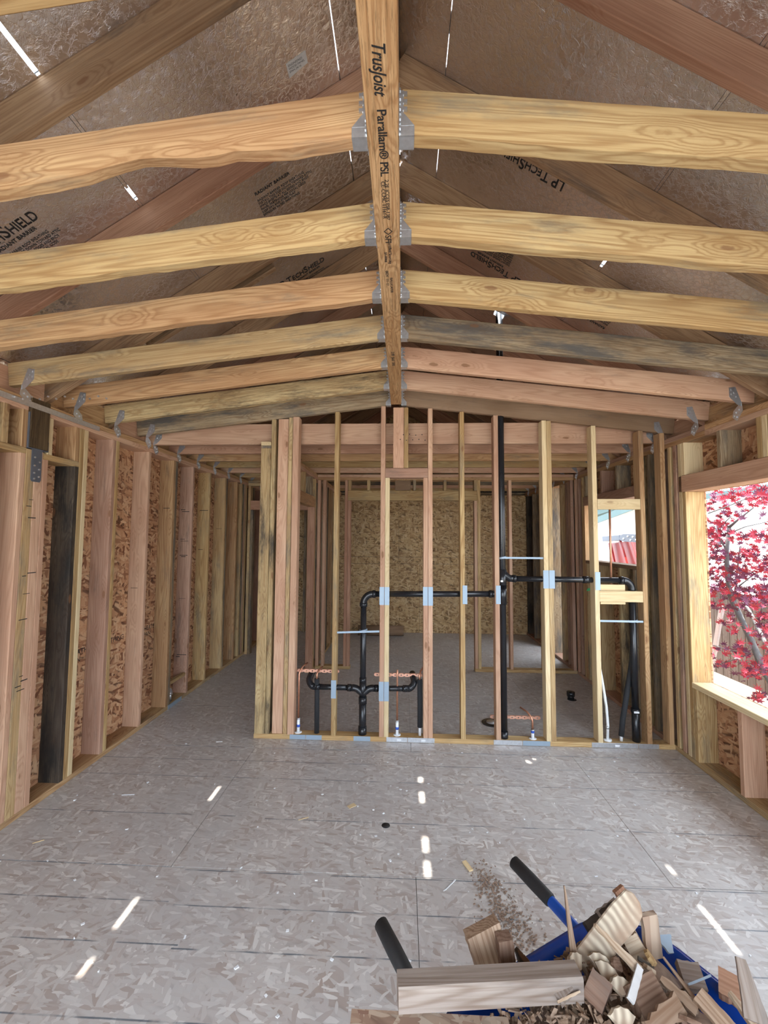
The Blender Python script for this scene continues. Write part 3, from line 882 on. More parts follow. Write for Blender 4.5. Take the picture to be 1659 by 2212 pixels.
def hanger_mesh():
    """joist hanger for the right side of the beam; origin at the joist's bottom edge on the beam face"""
    vs, fs = [], []

    def bx(x0, x1, y0, y1, z0, z1):
        o = len(vs)
        vs.extend([(x0, y0, z0), (x1, y0, z0), (x1, y1, z0), (x0, y1, z0), (x0, y0, z1), (x1, y0, z1), (x1, y1, z1), (x0, y1, z1)])
        fs.extend([tuple(o + i for i in f) for f in ((0, 3, 2, 1), (4, 5, 6, 7), (0, 1, 5, 4), (1, 2, 6, 5), (2, 3, 7, 6), (3, 0, 4, 7))])
    t = 0.0016
    e = S / 2
    bx(0.001, 0.044, -e - t, e + t, -0.004, -0.0005)               # seat
    bx(0.001, 0.044, -e - t * 2, -e - 0.0002, -0.004, 0.026)       # cheeks
    bx(0.001, 0.044, e + 0.0002, e + t * 2, -0.004, 0.026)
    for sg in (-1, 1):
        y0 = sg * (e + 0.0003)
        y1 = sg * (e + 0.0035)
        o = len(vs)                                               # tapering side
        prof = [(0.001, 0.026), (0.044, 0.026), (0.016, 0.062), (0.001, 0.062)]
        for yv in (y0, y1):
            vs.extend([(x, yv, z) for x, z in prof])
        fs.extend([(o, o + 1, o + 2, o + 3), (o + 7, o + 6, o + 5, o + 4)] + [(o + i, o + (i + 1) % 4, o + 4 + (i + 1) % 4, o + 4 + i) for i in range(4)])
        bx(0.001, 0.014, min(y0, y1), max(y0, y1), 0.062, 0.132)     # upper leg
        for zz_ in (0.070, 0.092, 0.116):                          # tabs with nails
            bx(0.012, 0.024, min(y0, y1 + sg * 0.003), max(y0, y1 + sg * 0.003), zz_, zz_ + 0.010)
        bx(0.0002, 0.002, min(sg * e, sg * (e + 0.022)), max(sg * e, sg * (e + 0.022)), 0.0, 0.135)   # flange on the beam
        for zz_ in (0.012, 0.04, 0.07, 0.1, 0.124):
            bx(0.002, 0.006, sg * (e + 0.011) - 0.004, sg * (e + 0.011) + 0.004, zz_ - 0.004, zz_ + 0.004)
    me = bpy.data.meshes.new('joist_hanger')
    me.from_pydata(vs, [], fs)
    me.materials.append(M['steel'])
    return me


def tie_mesh():
    """bent tie from the joist's end down to the wall plate, right wall; origin at plate edge, joist underside"""
    vs, fs = [], []

    def pl(pts, n):
        o = len(vs)
        n = Vector(n)
        k = len(pts)
        vs.extend([tuple(Vector(p)) for p in pts] + [tuple(Vector(p) + n) for p in pts])
        fs.extend([tuple(o + i for i in range(k - 1, -1, -1)), tuple(o + k + i for i in range(k))] + [(o + i, o + (i + 1) % k, o + k + (i + 1) % k, o + k + i) for i in range(k)])
    # leg on the joist's side (plane Y), leg on the plate (plane X), small fold between
    pl([(-0.075, -0.0215, 0.09), (-0.035, -0.0215, 0.095), (-0.004, -0.0215, 0.0), (-0.004, -0.0215, -0.03), (-0.028, -0.0215, -0.02), (-0.075, -0.0215, 0.03)], (0, 0.0018, 0))
    pl([(-0.004, -0.0215, 0.0), (-0.004, 0.045, -0.045), (-0.004, 0.055, -0.085), (-0.004, 0.02, -0.115), (-0.004, -0.03, -0.06)], (0.0025, 0, 0))
    for y, z in ((0.0, -0.05), (0.025, -0.06), (0.02, -0.09), (0.04, -0.08)):
        pl([(-0.009, y - 0.005, z - 0.005), (-0.009, y + 0.005, z - 0.005), (-0.009, y + 0.005, z + 0.005), (-0.009, y - 0.005, z + 0.005)], (0.005, 0, 0))
    for x, z in ((-0.06, 0.075), (-0.045, 0.055), (-0.06, 0.045), (-0.03, 0.03)):
        pl([(x - 0.005, -0.0265, z - 0.005), (x + 0.005, -0.0265, z - 0.005), (x + 0.005, -0.0265, z + 0.005), (x - 0.005, -0.0265, z + 0.005)], (0, 0.005, 0))
    me = bpy.data.meshes.new('rafter_tie')
    me.from_pydata(vs, [], fs)
    me.materials.append(M['steel'])
    return me


def flip_x(me):
    m2 = me.copy()
    m2.transform(Matrix.Diagonal((-1, 1, 1, 1)))
    m2.flip_normals()
    return m2


HM = hanger_mesh(); HML = flip_x(HM)
TM = tie_mesh(); TML = flip_x(TM)
BXL, BXR, BZ = -0.1045, -0.0155, 2.777


def sub_world(name, me, par, loc):
    """child of a rotated part placed by world position"""
    o = bpy.data.objects.new(name, me)
    C.objects.link(o)
    o.parent = par
    o.matrix_parent_inverse = (Matrix.Translation(par.location) @ par.rotation_euler.to_matrix().to_4x4()).inverted()
    o.location = loc
    return o


def wavy_joist(p0, p1, m, bites):
    """6-inch joist with natural dips (wane) in its lower edge"""
    p0, p1 = Vector(p0), Vector(p1)
    X = (p1 - p0).normalized()
    Y = Vector((0, 0, 1)).cross(X).normalized()
    Z = X.cross(Y)
    L = (p1 - p0).length
    n = 40
    vs, fs = [], []
    for i in range(n + 1):
        x = -L / 2 + L * i / n
        t = i / n
        w = sum(a * math.exp(-((t - c) / s) ** 2) for c, s, a in bites)
        w += 0.0015 * math.sin(t * 47) + 0.001 * math.sin(t * 113)
        zb = -0.07 + w
        zt_ = 0.07 - 0.0012 * abs(math.sin(t * 31))
        vs += [(x, -0.019, zb + 0.3 * w), (x, 0.019, zb), (x, 0.019, zt_), (x, -0.019, zt_)]
    for i in range(n):
        a = i * 4
        fs += [(a + k, a + (k + 1) % 4, a + 4 + (k + 1) % 4, a + 4 + k) for k in range(4)]
    fs += [(3, 2, 1, 0), (n * 4, n * 4 + 1, n * 4 + 2, n * 4 + 3)]
    me = bpy.data.meshes.new('board')
    me.from_pydata(vs, [], [tuple(reversed(f)) for f in fs])
    me.materials.append(tone(m))
    bm = bmesh.new(); bm.from_mesh(me); bmesh.ops.recalc_face_normals(bm, faces=bm.faces); bm.to_mesh(me); bm.free()
    return link('ceiling_joist', me, ceil, (p0 + p1) / 2, Matrix((X, Y, Z)).transposed().to_euler())


for i, y in enumerate(jy):
    for s in (-1, 1):
        bx = BXR if s > 0 else BXL
        xe = XR + 0.085 if s > 0 else XL - 0.085
        zb0, zb1 = BZ + 0.0, BZ - 0.116 * (abs(xe - XRD) - 0.045)
        m = (jr if s > 0 else jl).get(i, 'yel')
        h = 0.07 / math.cos(math.atan(0.116))
        p0, p1 = (bx + s * 0.003, y + S / 2, zb0 + h), (xe, y + S / 2, zb1 + h)
        if s < 0 and i == 5:
            j = wavy_joist(p0, p1, m, [(0.30, 0.075, 0.030), (0.17, 0.03, 0.010)])
        elif s > 0 and i in (5, 6):
            j = wavy_joist(p0, p1, m, [(0.08, 0.05, 0.006), (0.4, 0.08, 0.006), (0.62, 0.05, 0.008)])
        elif s < 0 and i in (6, 7, 10):
            j = wavy_joist(p0, p1, m, [(0.4, 0.1, 0.004), (0.75, 0.06, 0.006)])
        else:
            j = board('ceiling_joist', ceil, p0, p1, S, 0.14, m)
        if i >= 3:
            sub_world('joist_hanger', HM if s > 0 else HML, j, (bx, y + S / 2, BZ))
            xw = XR if s > 0 else XL
            zj = BZ - 0.116 * (abs(xw - XRD) - 0.045)
            sub_world('joist_tie', TM if s > 0 else TML, j, (xw, y + S / 2, zj))
# level joists over the rooms behind the partition
for i in range(10):
    y = 3.690 + 0.4064 * i
    if y > YF: break
    j = board('ceiling_joist', ceil, (XL - 0.10, y + S / 2, ZT + 0.093), (XR + 0.10, y + S / 2, ZT + 0.093), S, 0.184, ('pink', 'raftp', 'ora', 'yel', 'pink', 'yel2', 'ora', 'grey', 'pink', 'yel')[i])
    for s, me, xw in ((1, TM, XR), (-1, TML, XL)):
        sub_world('joist_tie', me, j, (xw, y + S / 2, ZT + 0.03))

# the strand beam
rb = box('ridge_beam', None, BXL, BXR, YB, YP - 0.002, BZ, BZ + 0.24, 'psl', 0.002)
tag(rb, 'long reddish brown strand beam running down the middle of the ceiling', 'beam')


def beam_text(s, size, u0, v0, bold=0.0, sx=1.0, shear=0.0):
    p = at(u0, v0, 2, BZ - 0.0006)
    t = text('printed_text', None, s, size, (0, 0, 0), (0, 1, 0), (1, 0, 0), 'ink', bold, shear, sx)
    t.parent = rb
    t.matrix_parent_inverse = (Matrix.Translation(rb.location) @ rb.rotation_euler.to_matrix().to_4x4()).inverted()
    t.location = p


beam_text('TrusJoist', 0.046, 789, 88, 0.0004, 0.72, 0.35)
beam_text('Parallam\u00ae PSL', 0.036, 803, 236, 0.0004, 1.0)
beam_text('2.2E ICCES ESR-1387', 0.017, 822, 388, 0, 1.15)
beam_text('CE-CCMC 11161-R', 0.017, 814, 392, 0, 1.15)
beam_text('\u25c7SFI', 0.034, 823, 492, 0, 1.1)
beam_text('Certified Sourcing', 0.017, 831, 520, 0, 1.1)
beam_text('SFI-00008', 0.014, 823, 545, 0, 1.1)
beam_text('0824   11-17', 0.017, 826, 585, 0, 1.2)
beam_text('BALLICATER', 0.017, 836, 600, 0, 1.2)
beam_text('2.0E  Jaasl  SRB', 0.026, 841, 760, 0, 1.3)

# lettering printed on the foil
def foil_text(s, side, x, y, size, bold=0.0, sx=1.0):
    X = (-side, 0, MR)
    Y = (0, side, 0)
    n = Vector((-side * MR, 0, -1)).normalized()
    p = Vector((x, y, UZ(x, DV))) + n * 0.001
    return text('printed_text', ceil, s, size, p, X, Y, 'ink', bold, 0.0, sx)['run']


LOREM = 'RADIANT BARRIER ROOF SHEATHING\nINSTALL THIS SIDE DOWN TOWARD ATTIC\nSPACE SHEETS AT ALL EDGES AND ENDS\nPANEL FASTENING PER LOCAL CODE\nKEEP DRY AND STORE FLAT\nEXPOSURE RATED SHEATHING'
for side, x, y in ((1, 0.862, 2.20), (1, 0.86, 3.06), (-1, -0.97, 3.14), (-1, -2.03, 1.80), (-1, -1.2, 4.0)):
    cx_ = x
    for wd_, sz_, bo_, gap_ in (('LP', 0.088, 0.0014, 0.022), ('T', 0.088, 0.0008, 0.003), ('ECH', 0.066, 0.0008, 0.004), ('S', 0.088, 0.0008, 0.004), ('HIELD', 0.066, 0.0008, 0)):
        run = foil_text(wd_, side, cx_, y, sz_, bo_, 0.82)
        cx_ -= side * (run + gap_) * math.cos(math.atan(MR))
    foil_text('RADIANT BARRIER', side, x - side * 0.135, y - side * 0.035, 0.026, 0.0004)
    foil_text(LOREM, side, x - side * 0.10, y - side * 0.075, 0.021, 0, 0.8)
for side, x, y in ((-1, -0.86, 2.32), (1, 1.45, 3.05)):
    foil_text('RADIANT BARRIER', side, x, y, 0.028, 0.0005)
    foil_text(LOREM, side, x, y + 0.045 * (1 if side < 0 else -1), 0.022, 0, 0.85)
# grey sticker
a, b = -0.545, -0.455
n = Vector((MR, 0, -1)).normalized() * 0.0012
pts = [Vector((a, 1.812, UZ(a, DV))) + n, Vector((b, 1.806, UZ(b, DV))) + n, Vector((b, 1.856, UZ(b, DV))) + n, Vector((a, 1.872, UZ(a, DV))) + n]
stk = prism('sticker', ceil, pts, -n, 0.0008, 'label')
foil_text('ENGINEERED\nWOOD PANEL\nSPAN 24/16', -1, a + 0.006, 1.828, 0.013)

# ------------------------------------------------------------------ PLUMBING
YPP = YP + 0.046
dp = empty('drain_pipe', (0.825, YPP, 0.0), label='black plastic drain and vent pipe network threaded through the partition studs', cat='pipe')


def cyl(name, par, p0, p1, r, m='abs', n=18):
    return tube(name, par, [p0, p1], r, m, n)


SX, VX, EX = 0.826, -0.325, 1.872
cyl('pipe', dp, (SX, YPP, 0.002), (SX - 0.004, YPP, 3.86), 0.0285)
cyl('pipe', dp, (VX, YPP, 0.30), (VX, YPP, 1.10), 0.0245)
cyl('pipe', dp, (VX, YPP, 0.0), (VX, YPP, 0.31), 0.030)
cyl('coupling', dp, (VX, YPP, 0.02), (VX, YPP, 0.10), 0.0345)
cyl('coupling', dp, (VX, YPP, 0.28), (VX, YPP, 0.335), 0.034)
cyl('coupling', dp, (VX, YPP, 0.455), (VX, YPP, 0.49), 0.029)
hp = [(VX, YPP, 1.09)] + arc((VX, YPP, 1.10), (VX, YPP, 1.178), (VX + 0.078, YPP, 1.178)) + [(VX + 0.09, YPP, 1.178)]
tube('elbow', dp, hp, 0.0285, 'abs')
cyl('elbow_hub', dp, (VX, YPP, 1.075), (VX, YPP, 1.105), 0.0325)
cyl('elbow_hub', dp, (VX + 0.075, YPP, 1.178), (VX + 0.10, YPP, 1.178), 0.0325)
cyl('pipe', dp, (VX + 0.09, YPP, 1.178), (SX - 0.09, YPP, 1.190), 0.0245)
# sanitary cross with its two swept arms
cyl('cross_fitting', dp, (VX, YPP, 0.335), (VX, YPP, 0.455), 0.029)
for s in (-1, 1):
    tube('fitting_arm', dp, [(VX, YPP, 0.345), (VX + s * 0.012, YPP, 0.372)] + arc((VX + s * 0.03, YPP, 0.385), (VX + s * 0.045, YPP, 0.405), (VX + s * 0.075, YPP, 0.407), 5) + [(VX + s * 0.10, YPP, 0.407)], 0.0275, 'abs')
    cyl('coupling', dp, (VX + s * 0.10, YPP, 0.407), (VX + s * 0.128, YPP, 0.407), 0.029)
    xe = -0.735 if s < 0 else 0.055
    cyl('pipe', dp, (VX + s * 0.12, YPP, 0.407), (xe, YPP, 0.410), 0.0225)
    cyl('coupling', dp, (xe - s * 0.05, YPP, 0.41), (xe - s * 0.02, YPP, 0.41), 0.0275)
    tube('elbow', dp, [(xe - s * 0.03, YPP, 0.41), (xe, YPP, 0.41)] + arc((xe, YPP, 0.41), (xe + s * 0.04, YPP, 0.42), (xe + s * 0.045, YPP + 0.03, 0.46)) + [(xe + s * 0.035, YPP + 0.07, 0.49), (xe + s * 0.03, YPP + 0.11, 0.50)], 0.0265, 'abs')
# tees on the stack
for z, s, x1 in ((1.318, 1, 1.80), (1.190, -1, None)):
    cyl('tee_fitting', dp, (SX, YPP, z - 0.085), (SX, YPP, z + 0.075), 0.0335)
    tube('tee_branch', dp, [(SX, YPP, z + 0.05), (SX + s * 0.03, YPP, z + 0.022), (SX + s * 0.06, YPP, z + 0.001), (SX + s * 0.095, YPP, z)], 0.029, 'abs')
    cyl('coupling', dp, (SX + s * 0.085, YPP, z), (SX + s * 0.11, YPP, z), 0.031)
cyl('pipe', dp, (SX + 0.09, YPP, 1.318), (EX - 0.08, YPP, 1.312), 0.0235)
bxs('pipe_sticker', dp, [(SX - 0.022, SX - 0.002, YPP - 0.036, YPP - 0.034, 1.292, 1.306)], 'white')
cyl('coupling', dp, (1.48, YPP, 1.315), (1.53, YPP, 1.315), 0.029)
tube('elbow', dp, [(EX - 0.09, YPP, 1.312), (EX - 0.07, YPP, 1.312)] + arc((EX - 0.07, YPP, 1.312), (EX, YPP, 1.312), (EX, YPP, 1.242)) + [(EX, YPP, 1.22)], 0.028, 'abs')
cyl('elbow_hub', dp, (EX - 0.095, YPP, 1.312), (EX - 0.07, YPP, 1.312), 0.0325)
cyl('pipe', dp, (EX, YPP, 1.23), (EX, YPP, 0.27), 0.0265)
cyl('pipe', dp, (EX, YPP, 0.0), (EX, YPP, 0.29), 0.030)
cyl('coupling', dp, (EX, YPP, 0.262), (EX, YPP, 0.292), 0.034)
bxs('pipe_sticker', dp, [(EX - 0.03, EX + 0.01, YPP - 0.037, YPP - 0.034, 0.268, 0.282)], 'white')
cyl('coupling', dp, (SX, YPP, 0.02), (SX, YPP, 0.09), 0.0325)

# plumber's strap ties
def tie_strap(label, xa, xb, px, z, dz=0.0):
    t = empty('pipe_strap', (px, YPP, z), label=label, cat='strap')
    board('strap', t, (xa, YP + 0.016, z + dz), (xb, YP + 0.010, z), 0.0025, 0.016, 'steelb', ch=0.0004)
    vs, fs = [], []
    n = 20
    for k in range(n):
        a = 2 * PI * k / n
        for r, zz_ in ((0.0335, -0.008), (0.0335, 0.008)):
            vs.append((px + r * math.cos(a), YPP + r * math.sin(a), z + zz_ + 0.006 * math.cos(a)))
    for k in range(n):
        a, b = 2 * k, 2 * ((k + 1) % n)
        fs.append((a, b, b + 1, a + 1))
    o = mesh_obj('loop', vs, fs, 'steelb', t)
    md = o.modifiers.new('thick', 'SOLIDIFY'); md.thickness = 0.002
    return t


tie_strap('grey metal strap tying the short waste pipe between two studs at left', -0.541, -0.190, VX, 0.878, -0.016)
tie_strap('grey metal strap tying the tall vent stack to the doubled stud', 0.826, 1.152, SX, 1.490)
tie_strap('grey metal strap holding the right-hand pipe below the wooden blocks', 1.594, 1.935, EX, 0.988)

# perforated copper brackets
def bracket(label, x0, x1, z, y):
    b = empty('pipe_bracket', ((x0 + x1) / 2, y, z), label=label, cat='bracket', group='copper-coloured perforated brackets')
    L = x1 - x0
    n = max(3, int(L / 0.05))
    h = 0.013
    # flat strip with real round holes
    vs, fs = [], []
    k = 12
    for i in range(n):
        cx = x0 + L * (i + 0.5) / n
        w = L / n / 2
        o = len(vs)
        for j in range(k):
            a = 2 * PI * (j + 0.5) / k
            c, s = math.cos(a), math.sin(a)
            m_ = max(abs(c) / w, abs(s) / h)
            vs.append((cx + c / m_, y, z + s / m_))
        for j in range(k):
            a = 2 * PI * (j + 0.5) / k
            vs.append((cx + 0.0055 * math.cos(a), y, z + 0.0055 * math.sin(a)))
        for j in range(k):
            fs.append((o + j, o + (j + 1) % k, o + k + (j + 1) % k, o + k + j))
    st = mesh_obj('strip', vs, fs, 'cbrk', b)
    md = st.modifiers.new('thick', 'SOLIDIFY'); md.thickness = 0.0015
    bxs('flange', b, [(x0, x1, y - 0.001, y + 0.012, z + h, z + h + 0.0015)], 'cbrk')
    return b


YK = YP + 0.094
bracket('perforated copper bracket at the left end of the partition behind two pipes', -0.935, -0.53, 0.522, YK)
bracket('perforated copper bracket crossing the doubled stud in mid partition', -0.235, 0.168, 0.502, YK)
bracket('plain copper bracket low beside the tall vent stack', 0.735, 1.15, 0.16, YK + 0.05)

# copper supply stubs and insulated pipes
def supply(label, x, ztop, zb, bend=True, dx=0.02, blue=True):
    t = empty('water_pipe', (x, YPP, S), label=label, cat='pipe')
    cyl('fitting', t, (x, YPP, S), (x, YPP, zb), 0.0125, 'white', 12)
    cyl('ring', t, (x, YPP, S + 0.045), (x, YPP, S + 0.065), 0.0145, 'bluep', 12)
    cyl('ring', t, (x, YPP, zb - 0.01), (x, YPP, zb), 0.0145, 'steel', 12)
    cyl('flange', t, (x, YPP, S - 0.001), (x, YPP, S + 0.004), 0.03, 'white', 16)
    top = [(x, YPP, zb - 0.01), (x, YPP, ztop - 0.04)]
    if bend:
        top += [(x + dx * 0.3, YPP + 0.01, ztop - 0.015), (x + dx, YPP + 0.04, ztop + 0.01), (x + dx * 2.2, YPP + 0.11, ztop + 0.02)]
    else:
        top += [(x, YPP, ztop)]
    tube('copper_tube', t, top, 0.0075, 'copper', 10)
    return t


supply('bent copper water pipe at the partition\'s left end', -0.858, 0.55, 0.155)
supply('copper water pipe right of the mid-partition doubled stud', -0.040, 0.56, 0.155, False)
supply('short copper water pipe stub beside the doubled stud right of the stack', 1.055, 0.22, 0.11, True, -0.03)


def lagged(label, pts, zb, r=0.0205, tail=True):
    x, y, z = pts[0]
    t = empty('insulated_pipe', (x, y, S), label=label, cat='pipe')
    tube('insulation', t, pts, r, 'foam', 16)
    cyl('fitting', t, (x, y, S), (x, y, zb + 0.02), 0.0115, 'white', 12)
    if tail:
        p = Vector(pts[-1])
        tube('copper_tube', t, [p - Vector((0, 0, 0.02)), p + Vector((0, 0, 0.035)), p + Vector((0.008, 0.02, 0.06)), p + Vector((0.03, 0.08, 0.075))], 0.0075, 'copper', 10)
    return t


lagged('black foam-wrapped water pipe at the partition\'s left end', [(-0.704, YPP, S), (-0.706, YPP, 0.3), (-0.709, YPP, 0.475)], 0.04)
lagged('black foam-wrapped water pipe with white foot, left of the second doubled stud', [(0.146, YPP, 0.105), (0.146, YPP, 0.3), (0.144, YPP, 0.485)], 0.10)
lagged('black foam-wrapped pipe leaning beside the right-hand drain pipe', [(1.755, YPP, 0.075), (1.775, YPP + 0.01, 0.20), (1.83, YPP + 0.035, 0.42), (1.885, YPP + 0.055, 0.65), (1.90, YPP + 0.06, 0.85)], 0.07, tail=False)
wp = empty('water_hose', (1.64, YPP, S), label='white flexible water pipe curving up beside the right-hand stud', cat='pipe')
tube('hose', wp, [(1.646, YPP, 0.05), (1.652, YPP, 0.16), (1.648, YPP + 0.01, 0.30), (1.632, YPP + 0.02, 0.45), (1.610, YPP + 0.03, 0.62), (1.590, YPP + 0.035, 0.80), (1.575, YPP + 0.04, 1.0)], 0.0105, 'white', 12)
cyl('ring', wp, (1.648, YPP, 0.13), (1.650, YPP, 0.15), 0.0145, 'steel', 12)
cyl('flange', wp, (1.646, YPP, S), (1.646, YPP, S + 0.012), 0.032, 'white', 16)
cr = empty('shower_riser', (1.715, YPP, 1.28), label='thin upright copper pipe in front of the small window opening', cat='pipe')
tube('copper_tube', cr, [(1.713, YPP + 0.01, 1.28), (1.715, YPP + 0.01, 1.6), (1.716, YPP + 0.01, 1.95)], 0.0085, 'copper', 10)

fl = empty('closet_flange', (0.80, 3.97, 0), label='dark closet flange ring on the floor behind the vent stack', cat='flange')
vs, fs = [], []
n = 28
for k in range(n):
    a = 2 * PI * k / n
    for r, z in ((0.085, 0.0), (0.085, 0.008), (0.052, 0.012), (0.048, -0.01)):
        vs.append((0.80 + r * math.cos(a), 3.97 + r * math.sin(a), z))
for k in range(n):
    a, b = 4 * k, 4 * ((k + 1) % n)
    fs += [(a + i, b + i, b + i + 1, a + i + 1) for i in range(3)]
mesh_obj('ring', vs, fs, 'abs', fl)
tube('throat', fl, [(0.80, 3.97, 0.0), (0.80, 3.97, 0.014)], 0.047, 'steel', 20)
dc = empty('drain_stub', (1.74, 4.60, 0), label='short black capped drain stub standing on the bathroom floor', cat='pipe')
cyl('pipe', dc, (1.74, 4.60, 0), (1.74, 4.60, 0.05), 0.032)
cyl('cap', dc, (1.74, 4.60, 0.035), (1.74, 4.60, 0.075), 0.040)
cyl('cutout', dc, (1.745, 4.585, 0.0005), (1.745, 4.585, 0.002), 0.045, 'ink')

gp = empty('gas_pipe', (XL - 0.05, 4.19, S), label='grey steel pipe elbow rising from the left wall\'s bottom plate', cat='pipe')
gx = XL - 0.035
cyl('pipe', gp, (gx, 4.19, S), (gx, 4.19, 0.13), 0.013, 'steel')
tube('elbow', gp, [(gx, 4.19, 0.12)] + arc((gx, 4.19, 0.13), (gx, 4.19, 0.165), (gx, 4.145, 0.168)) + [(gx, 4.11, 0.168)], 0.018, 'steel')
cyl('collar', gp, (gx, 4.19, 0.105), (gx, 4.19, 0.125), 0.0215, 'steel')

# rolled dark duct lying on the far floor
rd = tag(tube('rolled_tube', None, [(-0.75, 7.35, 0.085), (0.02, 7.35, 0.085)], 0.085, 'brown', 20), 'brown cardboard tube lying on the floor against the far wall', 'tube')

# ------------------------------------------------------------------ WHEELBARROW
ND, DD = Vector((0.86, 0.50, 0)), Vector((0.50, -0.86, 0))


def wbp(a, b, z):
    v = ND * a + DD * b
    return Vector((v.x, v.y, z))


A0, AW = 0.889, 0.36
base = wbp(A0, -0.35, 0)
wbr = empty('wheelbarrow', tuple(base), label='blue steel wheelbarrow heaped with wood scraps', cat='wheelbarrow')


def rounded(a0, a1, b0, b1, r, z, n=6):
    out = []
    for ca, cb, st in ((a1 - r, b1 - r, 0), (a0 + r, b1 - r, 1), (a0 + r, b0 + r, 2), (a1 - r, b0 + r, 3)):
        for k in range(n + 1):
            t = (st + k / n) * PI / 2
            out.append(wbp(ca + r * math.cos(t), cb + r * math.sin(t), z))
    return out


loops = [rounded(A0 - AW - 0.012, A0 + AW + 0.012, -0.872, 0.10, 0.17, 0.548), rounded(A0 - AW - 0.012, A0 + AW + 0.012, -0.872, 0.10, 0.17, 0.560), rounded(A0 - AW, A0 + AW, -0.86, 0.09, 0.16, 0.562),
         rounded(A0 - AW + 0.012, A0 + AW - 0.012, -0.848, 0.078, 0.15, 0.548),
         rounded(A0 - AW + 0.05, A0 + AW - 0.05, -0.80, 0.0, 0.13, 0.45), rounded(A0 - AW + 0.09, A0 + AW - 0.09, -0.74, -0.10, 0.12, 0.36), rounded(A0 - AW + 0.13, A0 + AW - 0.13, -0.66, -0.18, 0.10, 0.335)]
vs, fs = [], []
k = len(loops[0])
for L_ in loops: vs += L_
for i in range(len(loops) - 1):
    fs += [(i * k + j, i * k + (j + 1) % k, (i + 1) * k + (j + 1) % k, (i + 1) * k + j) for j in range(k)]
fs.append(tuple((len(loops) - 1) * k + j for j in range(k)))
tr = mesh_obj('tray', vs, fs, 'blue', wbr, True)
md = tr.modifiers.new('thick', 'SOLIDIFY'); md.thickness = 0.003
for s in (-1, 1):
    ah = A0 + s * 0.266
    pts = [wbp(ah, -1.19, 0.503), wbp(ah, -1.04, 0.488), wbp(ah - s * 0.0, -0.86, 0.463), wbp(ah - s * 0.04, -0.6, 0.33), wbp(A0 + s * 0.12, 0.0, 0.22), wbp(A0 + s * 0.07, 0.32, 0.20)]
    h_ = tube('handle', wbr, pts, 0.0165, 'bluet', 16)
    v, f = tube_vf([wbp(ah, -1.198, 0.5035), wbp(ah, -1.192, 0.503), wbp(ah, -1.11, 0.495), wbp(ah, -1.035, 0.4875), wbp(ah, -1.03, 0.487)], [0.012, 0.0205, 0.0215, 0.0205, 0.018], 16)
    me_par = h_
    o = mesh_obj('grip', v, f, 'rubber', wbr, True)
    tube('leg', wbr, [wbp(A0 + s * 0.24, -0.72, 0.42), wbp(A0 + s * 0.25, -0.66, 0.015), wbp(A0 + s * 0.25, -0.52, 0.015), wbp(A0 + s * 0.2, -0.4, 0.30)], 0.012, 'bluet', 10)
wc_ = wbp(A0, 0.32, 0.20)
vs, fs = [], []
n1_, n2_ = 28, 10
for i in range(n1_):
    a = 2 * PI * i / n1_
    for j in range(n2_):
        b = 2 * PI * j / n2_
        r = 0.155 + 0.045 * math.cos(b)
        vs.append(wc_ + DD * (r * math.cos(a)) + Vector((0, 0, r * math.sin(a))) + ND * (0.045 * math.sin(b)))
for i in range(n1_):
    for j in range(n2_):
        fs.append((i * n2_ + j, ((i + 1) % n1_) * n2_ + j, ((i + 1) % n1_) * n2_ + (j + 1) % n2_, i * n2_ + (j + 1) % n2_))
wheel = mesh_obj('wheel', vs, fs, 'rubber', wbr, True)
v, f = tube_vf([wc_ - ND * 0.07, wc_ + ND * 0.07], 0.016, 10)
mesh_obj('axle', v, f, 'steel', wbr)
v, f = tube_vf([wc_ - ND * 0.015, wc_ + ND * 0.015], 0.115, 20)
mesh_obj('hub', v, f, 'steel', wbr)

# sawdust and fine chips filling the tray
vs, fs = [], []
nn = 30
random.seed(3)
bump = {}
for i in range(nn + 1):
    for j in range(nn + 1):
        ta, tb = i / nn * 2 - 1, j / nn * 2 - 1
        r = max(abs(ta), abs(tb))
        a = A0 + ta * (AW - 0.035)
        b = -0.385 + tb * 0.43
        z = 0.505 + 0.100 * (1 - r ** 2.6) + 0.018 * math.sin(a * 23 + b * 9) + 0.014 * math.sin(b * 31 - a * 12) + random.uniform(-0.006, 0.006)
        vs.append(wbp(a, b, z))
for i in range(nn):
    for j in range(nn):
        q = i * (nn + 1) + j
        fs.append((q, q + nn + 1, q + nn + 2, q + 1))
sd = mesh_obj('sawdust', vs, fs, 'dust', None, True)
tag(sd, 'heap of brown sawdust filling the wheelbarrow tray', 'sawdust', kind='stuff')


def chips(name, n, pos, smin, smax, mats, label, group=None, seed=1, tilt=1.0):
    random.seed(seed)
    vs, fs = [], []
    for _ in range(n):
        p = Vector(pos())
        L, w, t = random.uniform(smin, smax), random.uniform(0.003, 0.012), random.uniform(0.001, 0.004)
        R = Euler((random.uniform(-tilt, tilt), random.uniform(-tilt, tilt), random.uniform(0, 6.3))).to_matrix()
        o = len(vs)
        q = [(-L / 2, -w / 2, 0), (L / 2, -w / 3, 0), (L / 2 * 0.8, w / 2, 0), (-L / 2 * 0.9, w / 2, 0)]
        vs += [p + R @ Vector(v) for v in q] + [p + R @ (Vector(v) + Vector((0, 0, t))) for v in q]
        fs += [tuple(o + i for i in f) for f in ((0, 3, 2, 1), (4, 5, 6, 7), (0, 1, 5, 4), (1, 2, 6, 5), (2, 3, 7, 6), (3, 0, 4, 7))]
    o = mesh_obj(name, vs, fs, mats, None)
    tag(o, label, 'shavings', kind='stuff')
    return o


def heap_pos():
    a = A0 + random.gauss(0, 0.17)
    b = -0.42 + random.uniform(-0.38, 0.33)
    a = max(A0 - 0.29, min(A0 + 0.29, a))
    return wbp(a, b, 0.600 + random.uniform(-0.012, 0.02) - 1.1 * abs(a - A0) ** 2.2)


